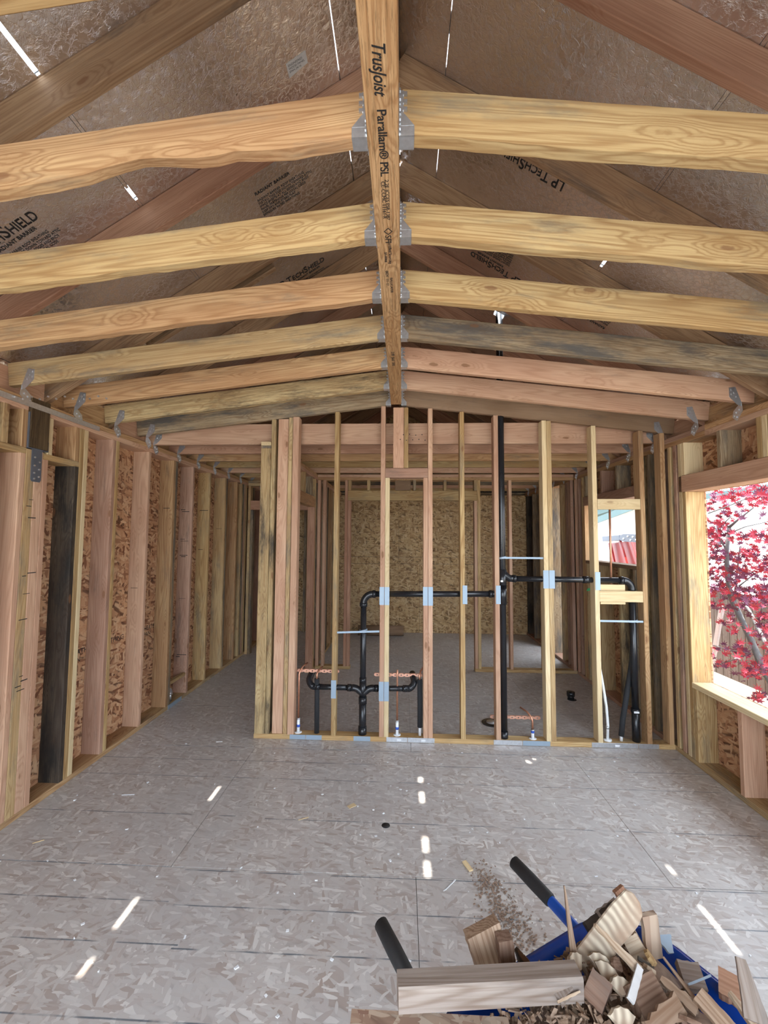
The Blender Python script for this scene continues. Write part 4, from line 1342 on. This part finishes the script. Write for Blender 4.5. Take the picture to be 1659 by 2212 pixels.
chips('wood_shavings', 3600, heap_pos, 0.006, 0.034, 'dtan', 'fine pale wood shavings strewn over the sawdust in the wheelbarrow', seed=5)

# --- scraps on the heap: each its own thing
def place(name, vs, fs, m, ctr, eul, label, group='wood scraps in the wheelbarrow', cat='wood scrap'):
    R = Euler(eul).to_matrix()
    me = bpy.data.meshes.new(name)
    me.from_pydata([tuple(R @ Vector(v)) for v in vs], [], fs)
    me.materials.append(tone(m))
    bm = bmesh.new(); bm.from_mesh(me); bmesh.ops.recalc_face_normals(bm, faces=bm.faces); bm.to_mesh(me); bm.free()
    o = link(name, me, None, tuple(ctr))
    return tag(o, label, cat, group)


def outline_solid(pts, t, taper=0.0):
    k = len(pts)
    vs = [(x, y, -t / 2) for x, y in pts] + [(x * (1 - taper), y * (1 - taper), t / 2) for x, y in pts]
    fs = [tuple(range(k - 1, -1, -1)), tuple(range(k, 2 * k))] + [(i, (i + 1) % k, (i + 1) % k + k, i + k) for i in range(k)]
    return vs, fs


def seg_scrap(name, u0, v0, z0, u1, v1, z1, w0, w1, t, m, label, upv=(0.2, -0.7, 0.7), jag=0.0, ridges=0):
    """flat or splintered scrap running between two measured points; w = width at each end, t = thickness"""
    p0, p1 = at(u0, v0, 2, z0), at(u1, v1, 2, z1)
    X = (p1 - p0).normalized()
    Y = Vector(upv).cross(X).normalized()
    Z = X.cross(Y)
    L = (p1 - p0).length
    random.seed(int(u0 * 7 + v0))
    n = 8 if (jag or ridges) else 1
    top, bot = [], []
    for i in range(n + 1):
        f = i / n
        w = w0 + (w1 - w0) * f
        jj = random.uniform(-jag, jag)
        kk = random.uniform(-jag, jag)
        rr = 0.0025 * (i % 2) if ridges else 0
        top.append((L * f, w / 2 + jj, rr)); bot.append((L * f, -w / 2 + kk, rr))
    vs, fs = [], []
    for i in range(n + 1):
        (x, y, r), (x2, y2, r2) = top[i], bot[i]
        vs += [(x, y, -t / 2), (x, y, t / 2 + r), (x2, y2, t / 2 + r2), (x2, y2, -t / 2)]
    for i in range(n):
        a = 4 * i
        fs += [(a + k, a + (k + 1) % 4, a + 4 + (k + 1) % 4, a + 4 + k) for k in range(4)]
    fs += [(3, 2, 1, 0), (4 * n, 4 * n + 1, 4 * n + 2, 4 * n + 3)]
    me = bpy.data.meshes.new(name)
    me.from_pydata(vs, [], fs)
    me.materials.append(tone(m))
    bm = bmesh.new(); bm.from_mesh(me); bmesh.ops.recalc_face_normals(bm, faces=bm.faces); bm.to_mesh(me); bm.free()
    o = link(name, me, None, tuple(p0), Matrix((X, Y, Z)).transposed().to_euler())
    tag(o, label, 'wood scrap', 'wood scraps in the wheelbarrow')
    return o


# the long 2x4 lying across the left rim
p0, p1 = at(872, 2112, 2, 0.668), at(1262, 2085, 2, 0.672)
d = (p1 - p0).normalized()
lb = board('lumber_offcut', None, p0 - Vector((0, 0, 0.028)), p1 - Vector((0, 0, 0.028)), 0.047, 0.056, 'dgrey', ch=0.004)
tag(lb, 'long grey weathered lumber offcut lying level across the wheelbarrow\'s left rim', 'wood scrap', 'wood scraps in the wheelbarrow')
# plank and strand-board piece at the very bottom of the view
q0, q1 = at(770, 2225, 2, 0.575), at(1120, 2240, 2, 0.575)
o = board('board_scrap', None, q0, q1, 0.07, 0.016, 'osbd', ch=0.001)
tag(o, 'brown strand-board strip at the bottom edge below the long grey offcut', 'wood scrap', 'wood scraps in the wheelbarrow')
# upright blocks leaning behind the grey offcut
Bk = [('block_offcut', 1078, 2082, 0.585, 1050, 1998, 0.665, 0.088, 0.038, 'dtan' , 'wide square-cut block leaning back behind the long grey offcut', (0.1, -1, 0.5)),
      ('block_offcut', 1108, 2084, 0.60, 1100, 2018, 0.67, 0.036, 0.030, 'dbrown' , 'narrow dusty block leaning against the wide one behind the offcut', (0.1, -1, 0.4)),
      ('block_offcut', 1146, 2078, 0.575, 1128, 2048, 0.60, 0.03, 0.02, 'dark' , 'small dark wedge right of the two leaning blocks', (0.1, -1, 0.5)),
      ('block_offcut', 1425, 2060, 0.58, 1411, 1966, 0.685, 0.040, 0.014, 'osbd', 'upright strand-board strip right of the big scalloped offcut', (0.1, -1, 0.3)),
      ('block_offcut', 1365, 1945, 0.66, 1345, 1912, 0.69, 0.030, 0.016, 'raftp', 'small reddish square end sticking up behind the big scalloped offcut', (0.1, -1, 0.5)),
      ('block_offcut', 1285, 2010, 0.62, 1345, 1965, 0.655, 0.045, 0.03, 'dark' , 'dark block lying behind the left edge of the scalloped offcut', (0.1, -0.7, 0.9)),
      ('block_offcut', 1310, 1985, 0.645, 1350, 1955, 0.66, 0.045, 0.012, 'dgrey' , 'grey rounded scrap on top of the dark block at the back', (0.1, -0.7, 0.9)),
      ('block_offcut', 1372, 2050, 0.60, 1402, 2035, 0.62, 0.06, 0.045, 'dpale' , 'pale square block end beside the upright strand-board strip', (-0.3, -1, 0.5)),
      ('block_offcut', 1482, 2098, 0.585, 1530, 2106, 0.585, 0.050, 0.025, 'dgrey' , 'blunt grey chunk dusted with sawdust below the right rim', (0.1, -0.5, 0.9)),
      ('block_offcut', 1565, 2112, 0.585, 1622, 2140, 0.585, 0.050, 0.03, 'raftp', 'reddish brown chunk at the right end of the heap', (0.1, -0.6, 0.8)),
      ('block_offcut', 1282, 2120, 0.63, 1325, 2160, 0.62, 0.058, 0.045, 'dbrown' , 'dusty square chunk at the middle left of the heap', (0.1, -0.8, 0.7)),
      ('block_offcut', 1380, 2160, 0.62, 1432, 2125, 0.62, 0.055, 0.03, 'dbrown' , 'rounded brown chunk in the middle of the heap', (0.1, -0.7, 0.8)),
      ('block_offcut', 1205, 2105, 0.645, 1240, 2150, 0.64, 0.040, 0.02, 'dgrey' , 'grey rectangular scrap leaning at the end of the long offcut', (0.3, -1, 0.4)),
      ('block_offcut', 1442, 2012, 0.60, 1462, 2052, 0.58, 0.05, 0.006, 'steelb', 'triangular blue-grey metal scrap inside the right rim', (0.3, -1, 0.4))]
for nm, u0, v0, z0, u1, v1, z1, w, t, m, lab, up in Bk:
    taper = 0.25 if 'triang' in lab or 'wedge' in lab else 1.0
    seg_scrap(nm, u0, v0, z0, u1, v1, z1, w, w * taper, t, m, lab, up, jag=0.0015)
# the big curved offcut with scalloped saw marks
pts = [(-0.155, -0.030), (-0.12, -0.052), (-0.06, -0.055), (-0.02, -0.048), (0.03, -0.05), (0.08, -0.05), (0.115, -0.042), (0.135, -0.02), (0.14, 0.01), (0.128, 0.03), (0.06, 0.034), (-0.02, 0.032), (-0.10, 0.03), (-0.15, 0.028)]
vs, fs = outline_solid(pts, 0.03)
pa, pc = at(1265, 2075, 2, 0.60), at(1385, 1925, 2, 0.735)
X = (pc - pa).normalized()
Y = Vector((-0.25, -0.75, 0.55)).cross(X).normalized()
Z = X.cross(Y)
me = bpy.data.meshes.new('curved_offcut')
sc_ = (pc - pa).length / 0.29
me.from_pydata([(v[0] * sc_, v[1] * sc_ * 1.0, v[2] * sc_ * 0.8) for v in vs], [], fs)
me.materials.append(M['scal'])
bm = bmesh.new(); bm.from_mesh(me); bmesh.ops.recalc_face_normals(bm, faces=bm.faces); bmesh.ops.bevel(bm, geom=bm.edges[:], offset=0.003, segments=1, affect='EDGES'); bm.to_mesh(me); bm.free()
o = link('curved_offcut', me, None, tuple((pa + pc) / 2), Matrix((X, Y, Z)).transposed().to_euler())
tag(o, 'largest pale offcut with a rounded end rising from the middle of the heap', 'wood scrap', 'wood scraps in the wheelbarrow')
sl = [('sliver', 1252, 2062, 0.62, 1229, 1908, 0.745, 0.018, 0.002, 0.006, 'dtan' , 'tall thin pointed sliver standing up left of the curved offcut', 0.0005),
      ('sliver', 1296, 1992, 0.735, 1395, 2092, 0.64, 0.006, 0.022, 0.008, 'dpale' , 'long pale sliver lying across the front of the curved offcut', 0.0015),
      ('sliver', 1395, 2082, 0.655, 1375, 2155, 0.64, 0.014, 0.016, 0.006, 'dwhite' , 'whitish painted strip standing in the middle of the heap', 0.0006),
      ('sliver', 1395, 2095, 0.645, 1440, 2190, 0.60, 0.010, 0.014, 0.006, 'dpale' , 'pale sliver running from the whitish strip towards the front', 0.001),
      ('sliver', 1445, 2060, 0.63, 1515, 2150, 0.61, 0.004, 0.010, 0.004, 'dtan' , 'thin straw-like sliver crossing the sawdusty chunk', 0.0005),
      ('sliver', 1440, 2105, 0.63, 1520, 2175, 0.61, 0.010, 0.030, 0.010, 'dtan' , 'splintered tan sliver fanning out towards the right', 0.003),
      ('sliver', 1520, 2140, 0.63, 1600, 2225, 0.61, 0.034, 0.034, 0.012, 'dtan' , 'wide pale lath sloping to the bottom right of the heap', 0.001),
      ('sliver', 1588, 2135, 0.63, 1655, 2215, 0.61, 0.006, 0.026, 0.012, 'dpale' , 'pointed pale lath left of the right-hand rim', 0.001),
      ('sliver', 1415, 2222, 0.63, 1482, 2160, 0.64, 0.030, 0.034, 0.012, 'dtan' , 'broken brown lath with a splintered end at the front', 0.004),
      ('sliver', 1475, 2180, 0.63, 1510, 2225, 0.62, 0.008, 0.012, 0.006, 'dbrown' , 'short dull sliver in front of the broken lath', 0.001),
      ('sliver', 1245, 2085, 0.63, 1260, 2160, 0.62, 0.008, 0.020, 0.006, 'dgrey' , 'grey splinter between the long offcut and the dusty chunk', 0.002),
      ('sliver', 1390, 2062, 0.64, 1425, 2085, 0.625, 0.008, 0.008, 0.004, 'dark' , 'dark thin stick across the middle of the heap', 0.0005),
      ('sliver', 1500, 2118, 0.62, 1548, 2098, 0.62, 0.004, 0.004, 0.003, 'steelb', 'bluish wire-like strip in front of the red chunk', 0.0003),
      ('sliver', 1218, 2160, 0.64, 1266, 2136, 0.65, 0.005, 0.004, 0.004, 'dpale' , 'small pale stick at the end of the long offcut', 0.0005),
      ('sliver', 1650, 2200, 0.66, 1612, 2060, 0.72, 0.05, 0.02, 0.005, 'dgrey', 'grey cardboard-like strip standing at the right edge', 0.001)]
for nm, u0, v0, z0, u1, v1, z1, wa, wb2, t, m, lab, jg in sl:
    seg_scrap(nm, u0, v0, z0, u1, v1, z1, wa, wb2, t, m, lab, (0.1, -0.7, 0.75), jag=jg)
# fan-shaped shell-like chips
fan = []
for k in range(9):
    a = -0.9 + 1.8 * k / 8
    rr = 1.0 - 0.05 * (k % 2)
    fan.append((rr * math.sin(a), rr * math.cos(a)))
fan = [(-0.15, 0.0), ] + fan + [(0.15, 0.0)]
FN = [(1256, 2072, 0.035, 0.6, 'scal', 'smooth pale shell-shaped chip at the left of the heap'),
      (1308, 2072, 0.036, -0.2, 'scal', 'striped fan-shaped chip just right of the smooth one'),
      (1322, 2092, 0.036, -0.6, 'scal', 'striped fan-shaped chip in front, overlapping its neighbour'),
      (1345, 2078, 0.030, 0.9, 'dbrown' , 'brown curled shaving behind the striped fans'),
      (1352, 2122, 0.034, 0.2, 'scal', 'ragged pale fan-shaped chip above the brown chunk'),
      (1360, 2195, 0.040, 0.1, 'scal', 'striped round-edged chip at the front of the heap'),
      (1418, 2062, 0.030, 1.4, 'yel', 'yellow rounded chip beside the sawdusty chunk'),
      (1415, 2085, 0.022, 2.2, 'dpale' , 'small creamy chip under the yellow one'),
      (1500, 2195, 0.035, 2.6, 'dbrown' , 'curled brown shaving at the front right')]
for u, v, r, rz, m, lab in FN:
    z = 0.632 if v < 2180 else 0.63
    c = at(u, v, 2, z)
    prof = [(x * r, y * r - r * 0.5) for x, y in fan]
    vs, fs = outline_solid(prof, 0.008, 0.12)
    place('fan_chip', vs, fs, m, c, (0.75, 0.1, rz), lab)
# more small unnamed-looking pieces, still individual
random.seed(21)
cols = ['pale', 'pink', 'ora', 'grey', 'brown', 'yel', 'pink2', 'spot']
cw = {'pale': 'pale', 'pink': 'pink', 'ora': 'orange', 'grey': 'grey', 'brown': 'brown', 'yel': 'yellowish', 'pink2': 'dull pink', 'spot': 'speckled'}
band = ('near the left rim of the tray', 'in the middle of the heap', 'near the right rim of the tray')
kinds = (('dpale', 'pale'), ('dtan', 'tan'), ('dbrown', 'brown'), ('dgrey', 'grey'))
for i in range(24):
    g = i // 8
    m2, word = kinds[i % 4]
    tiny = (i % 8) > 3
    a = A0 + (-0.21, 0.0, 0.21)[g] + random.uniform(-0.08, 0.08)
    b = random.uniform(-0.70, -0.25)
    L = random.uniform(0.025, 0.038) if tiny else random.uniform(0.055, 0.085)
    w, t = L * random.uniform(0.3, 0.5), random.uniform(0.006, 0.018)
    k = 6
    pts = [(L / 2 * math.cos(2 * PI * q / k) * random.uniform(0.8, 1.15), w / 2 * math.sin(2 * PI * q / k) * random.uniform(0.8, 1.2)) for q in range(k)]
    vs, fs = outline_solid(pts, t, 0.1)
    z = 0.612 - 0.8 * abs(a - A0) ** 2.2 + random.uniform(0, 0.015)
    place('wood_bit', vs, fs, m2, wbp(a, b, z), (random.uniform(-0.7, 0.7), random.uniform(-0.7, 0.7), random.uniform(0, 6)), '%s %s wood bit %s' % ('tiny' if tiny else 'small angular', word, band[g]), 'small wood bits in the wheelbarrow')

# bits on the floor
def fl_chip(u, v, L, w, rz, m, lab, t=0.003, z=None):
    p = at(u, v, 2, 0)
    o = box('floor_chip', None, p.x - L / 2, p.x + L / 2, p.y - w / 2, p.y + w / 2, 0.0002, t, m, 0.0005)
    o.rotation_euler[2] += rz
    return tag(o, lab, 'wood chip', 'wood chips on the floor')


fl_chip(1020, 1870, 0.065, 0.022, 2.0, 'pale', 'pale chip with a dark edge lying above the wheelbarrow\'s left grip', 0.008)
fl_chip(983, 1910, 0.085, 0.006, 0.85, 'white', 'thin white splinter on the floor left of the pale chip')
fl_chip(978, 1914, 0.07, 0.004, 0.85, 'white', 'second thin white splinter, close beside the first')
fl_chip(286, 1724, 0.07, 0.006, 0.1, 'white', 'white splinter on the floor near the left wall')
fl_chip(92, 1828, 0.05, 0.005, 0.6, 'pale', 'pale splinter at the far left of the floor')
fl_chip(664, 1771, 0.06, 0.005, 0.5, 'pale', 'pale splinter left of the round hole in the floor')
fl_chip(480, 1607, 0.05, 0.006, 0.2, 'white', 'white splinter on the floor by the hall')
fl_chip(768, 1742, 0.05, 0.03, 0.7, 'pale', 'light flake loose on the floor in the middle')


def fpos():
    x, y = random.uniform(-2.1, 2.0), random.uniform(1.55, 3.5)
    return (x, y, 0.0008)


chips('floor_shavings', 130, fpos, 0.004, 0.018, 'white', 'tiny pale wood crumbs scattered over the open floor', seed=8, tilt=0.1)


def fpos2():
    t = random.random()
    p = at(1050 + 90 * t + random.gauss(0, 10 + 24 * t), 1880 + 170 * t + random.gauss(0, 16), 2, 0)
    return (p.x, p.y, 0.002)


chips('sawdust_trail', 600, fpos2, 0.002, 0.008, 'dust', 'brown trail of spilled sawdust on the floor behind the wheelbarrow', seed=9, tilt=0.3)

# ------------------------------------------------------------------ OUTSIDE
tag(bxs('ground', None, [(-40, 40, -40, 40, -0.45, -0.35)], 'ground'), kind='structure')
tag(bxs('bounce_slab', None, [(-9, 9, -16, YB, -0.35, -0.28)], 'concrete'), kind='structure')  # unseen pale slab behind the camera, added to bounce daylight indoors
# fence of separate boards
fe = empty('fence', (4.75, 5, -0.35), label='weathered grey board fence behind the red maple', cat='fence')
y = 2.0
random.seed(4)
while y < 8.2:
    box('fence_board', fe, 4.75, 4.768, y, y + 0.138, -0.35, 1.30 - 0.52 + random.uniform(-0.01, 0.01) + 0.12, 'fence')
    y += 0.146
for z in (-0.05, 0.62):
    box('fence_rail', fe, 4.77, 4.81, 2.0, 8.2, z, z + 0.09, 'fence')
lean = board('leaning_board', None, (3.9, 5.78, -0.35), (3.9, 5.45, 0.85), 0.03, 0.06, 'pinkw')
tag(lean, 'pale pinkish board leaning outside beside the window jamb', 'board')
# neighbour house
nh = empty('neighbour_house', (8.0, 10, -0.35), label='white stucco house next door with a green-grey shingled roof', cat='house')
bxs('wall', nh, [(7.0, 7.3, 2.0, 24.0, -0.35, 2.75)], 'stucco')
bxs('gable', nh, [(7.05, 7.3, 4.0, 14.0, 2.75, 5.2)], 'stucco')
prism('roof', nh, [(6.55, 24.0, 1.75), (6.55, 13.0, 2.62), (6.55, 13.0, 7.0), (6.55, 24.0, 7.0)], (1, 0, 0), 0.5, 'shingle')
board('fascia', nh, (6.5, 17.0, 1.98), (6.5, 12.3, 2.60), 0.03, 0.2, 'fascia')
board('fascia', nh, (6.60, 10.4, 2.60), (6.60, 3.0, 2.62), 0.03, 0.12, 'fascia')
for i in range(16):
    z = 2.75 + 0.16 * i
    bxs('shingle_row', nh, [(6.44 - 0.0, 6.555, 13.0, 24.0, z + 0.0, z + 0.012)], 'fascia')
for z_, y_ in ((1.9, 9.75),):
    board('meter_pipe', nh, (6.96, y_, 1.5), (6.96, y_, 2.1), 0.05, 0.05, 'steeld')
# red stepladder outside the small window
ld = empty('step_ladder', (3.4, 6.6, -0.35), label='red fibreglass ladder with a dark bolted cap outside the small window', cat='ladder')
LX = 3.5
for (u0, v0, u1, v1, w) in ((1318, 1166, 1345, 1290, 0.075), (1340, 1162, 1366, 1250, 0.06), (1362, 1160, 1392, 1250, 0.075)):
    a_, b_ = at(u0, v0, 0, LX), at(u1, v1, 0, LX)
    b_ = a_ + (b_ - a_) * ((a_.z + 0.35) / (a_.z - b_.z))
    board('rail', ld, a_, b_, w, 0.03, 'red', up=(1, 0, 0))
o = prism('back_panel', ld, [at(1314, 1168, 0, LX + 0.06), at(1374, 1160, 0, LX + 0.06), at(1384, 1230, 0, LX + 0.06), at(1336, 1232, 0, LX + 0.06)], (1, 0, 0), 0.02, 'red')
board('cap', ld, at(1308, 1158, 0, LX - 0.03), at(1345, 1155, 0, LX - 0.03), 0.085, 0.10, 'cap', up=(1, 0, 0))
hp_ = prism('hinge_plate', ld, [at(u, v, 0, LX - 0.10) for u, v in ((1340, 1150), (1346, 1147), (1372, 1147), (1385, 1156), (1385, 1165), (1345, 1163), (1338, 1158))], (1, 0, 0), 0.02, 'cap')
vs, fs = [], []
for u, v in ((1348, 1157), (1357, 1152), (1363, 1160), (1368, 1153), (1375, 1159)):
    p = at(u, v, 0, LX - 0.10)
    a, b = tube_vf([p, p - Vector((0.012, 0, 0))], 0.012, 8, True, len(vs))
    vs += a; fs += b
mesh_obj('bolt', vs, fs, 'white', ld)

# Japanese maple
mp_ = empty('maple_tree', (3.7, 4.1, -0.35), label='red-leaved Japanese maple outside the large window opening', cat='tree')
TX = 3.65
br = [([(1740, 1560, 3.8), (1690, 1490, 3.75), (1655, 1440, 3.7), (1625, 1370, 3.68), (1600, 1320, 3.65), (1582, 1285, 3.65), (1573, 1235, 3.62), (1571, 1180, 3.6), (1575, 1130, 3.6)], 0.040, 0.018),
      ([(1575, 1130, 3.6), (1592, 1115, 3.62), (1628, 1086, 3.65)], 0.016, 0.006),
      ([(1575, 1135, 3.6), (1567, 1118, 3.58), (1580, 1105, 3.55)], 0.010, 0.004),
      ([(1690, 1480, 3.85), (1640, 1400, 3.9), (1608, 1330, 3.95), (1590, 1290, 3.95), (1592, 1240, 3.9), (1600, 1170, 3.85)], 0.028, 0.008),
      ([(1720, 1470, 4.0), (1655, 1375, 4.05), (1622, 1310, 4.1), (1605, 1285, 4.1)], 0.026, 0.012),
      ([(1571, 1180, 3.6), (1556, 1155, 3.55), (1545, 1130, 3.5)], 0.010, 0.004),
      ([(1577, 1142, 3.6), (1610, 1128, 3.6), (1665, 1115, 3.6)], 0.007, 0.003),
      ([(1582, 1285, 3.6), (1600, 1255, 3.6), (1625, 1235, 3.6)], 0.012, 0.004),
      ([(1530, 1100, 3.5), (1570, 1085, 3.5), (1640, 1055, 3.5)], 0.007, 0.004),
      ([(1560, 1425, 3.5), (1590, 1415, 3.5), (1625, 1400, 3.5)], 0.006, 0.003),
      ([(1545, 1385, 3.5), (1580, 1395, 3.5), (1620, 1400, 3.5)], 0.005, 0.003)]
for pts, r0, r1 in br:
    P3 = [at(u, v, 0, x) for u, v, x in pts]
    tube('branch', mp_, P3, [r0 + (r1 - r0) * i / (len(P3) - 1) for i in range(len(P3))], 'bark', 10)
trk = at(1740, 1560, 0, 3.8)
tube('trunk', mp_, [(trk.x + 0.1, trk.y - 0.1, -0.35), tuple(trk)], [0.06, 0.042], 'bark', 12)


def leaf_pts():
    o = []
    lobes = [(-2.2, 0.42), (-1.35, 0.72), (-0.6, 0.92), (0.0, 1.05), (0.6, 0.92), (1.35, 0.72), (2.2, 0.42)]
    for i, (a, l) in enumerate(lobes):
        o.append((l * math.sin(a), l * math.cos(a)))
        if i < 6:
            b = (a + lobes[i + 1][0]) / 2
            o.append((0.30 * math.sin(b), 0.30 * math.cos(b)))
    o.append((0.0, -0.12))
    return o


LP_ = leaf_pts()


def leaf_mesh(m):
    me = bpy.data.meshes.new('leaf')
    k = len(LP_)
    vs = [(0, 0, 0.05)] + [(x, y, 0.0 if i % 2 else -0.12) for i, (x, y) in enumerate(LP_)]
    fs = [(0, i + 1, (i + 1) % k + 1) for i in range(k)]
    me.from_pydata(vs, [], fs)
    me.materials.append(tone(m))
    return me


LM = [leaf_mesh('leaf'), leaf_mesh('leafd')]
# cloud centres taken off the photograph: u, v, spread u, spread v, count
cl = [(1560, 1075, 40, 22, 60), (1625, 1050, 40, 22, 70), (1655, 1065, 20, 18, 30), (1590, 1105, 30, 10, 14), (1545, 1130, 25, 22, 60), (1540, 1160, 18, 22, 50), (1570, 1150, 25, 14, 30), (1630, 1150, 30, 12, 40),
      (1560, 1195, 40, 14, 50), (1620, 1190, 30, 18, 50), (1550, 1230, 25, 20, 50), (1600, 1225, 40, 20, 80), (1655, 1215, 20, 25, 30), (1570, 1265, 40, 18, 80), (1620, 1280, 35, 22, 90), (1560, 1300, 25, 12, 30), (1650, 1280, 22, 20, 40),
      (1580, 1325, 16, 10, 14), (1595, 1350, 20, 10, 14), (1650, 1345, 20, 25, 40), (1560, 1395, 25, 10, 16), (1610, 1395, 35, 14, 40), (1645, 1430, 25, 16, 50), (1560, 1425, 25, 12, 24), (1620, 1445, 30, 10, 40), (1650, 1490, 20, 10, 18), (1640, 1500, 18, 6, 14),
      (1680, 1150, 30, 100, 120), (1690, 1350, 30, 100, 120)]
random.seed(11)
cnt = 0
svs, sfs = [], []
svd, sfd = [], []
for cu_, cv_, su, sv, k in cl:
    for _ in range(int(k * 0.95)):
        u, v = cu_ + random.gauss(0, su * 0.6), cv_ + random.gauss(0, sv * 0.65)
        if u < 1516 and v < 1460: continue
        p = at(u, v, 0, TX + random.gauss(0, 0.16))
        s = random.uniform(0.042, 0.075)
        e = Euler((random.gauss(1.2, 0.45), random.gauss(0, 0.4), random.gauss(0.8, 0.7) + PI / 2))
        dk = random.random() < (0.30 if v < 1180 else 0.5)
        if random.random() < 0.26 and cnt < 290 and u < 1665:
            cnt += 1
            o = link('leaf', LM[dk], mp_, p - mp_.location, e)
            o.scale = (s, s, s)
        else:
            R = e.to_matrix()
            V, F_ = (svd, sfd) if dk else (svs, sfs)
            o = len(V)
            V += [p + R @ (Vector(w) * s) for w in [(0, 0, 0.05)] + [(x, y, 0.0 if i % 2 else -0.12) for i, (x, y) in enumerate(LP_)]]
            kk = len(LP_)
            F_ += [(o, o + i + 1, o + (i + 1) % kk + 1) for i in range(kk)]
tag(mesh_obj('foliage', svs, sfs, 'leaf', mp_), kind='stuff')
tag(mesh_obj('foliage', svd, sfd, 'leafd', mp_), kind='stuff')
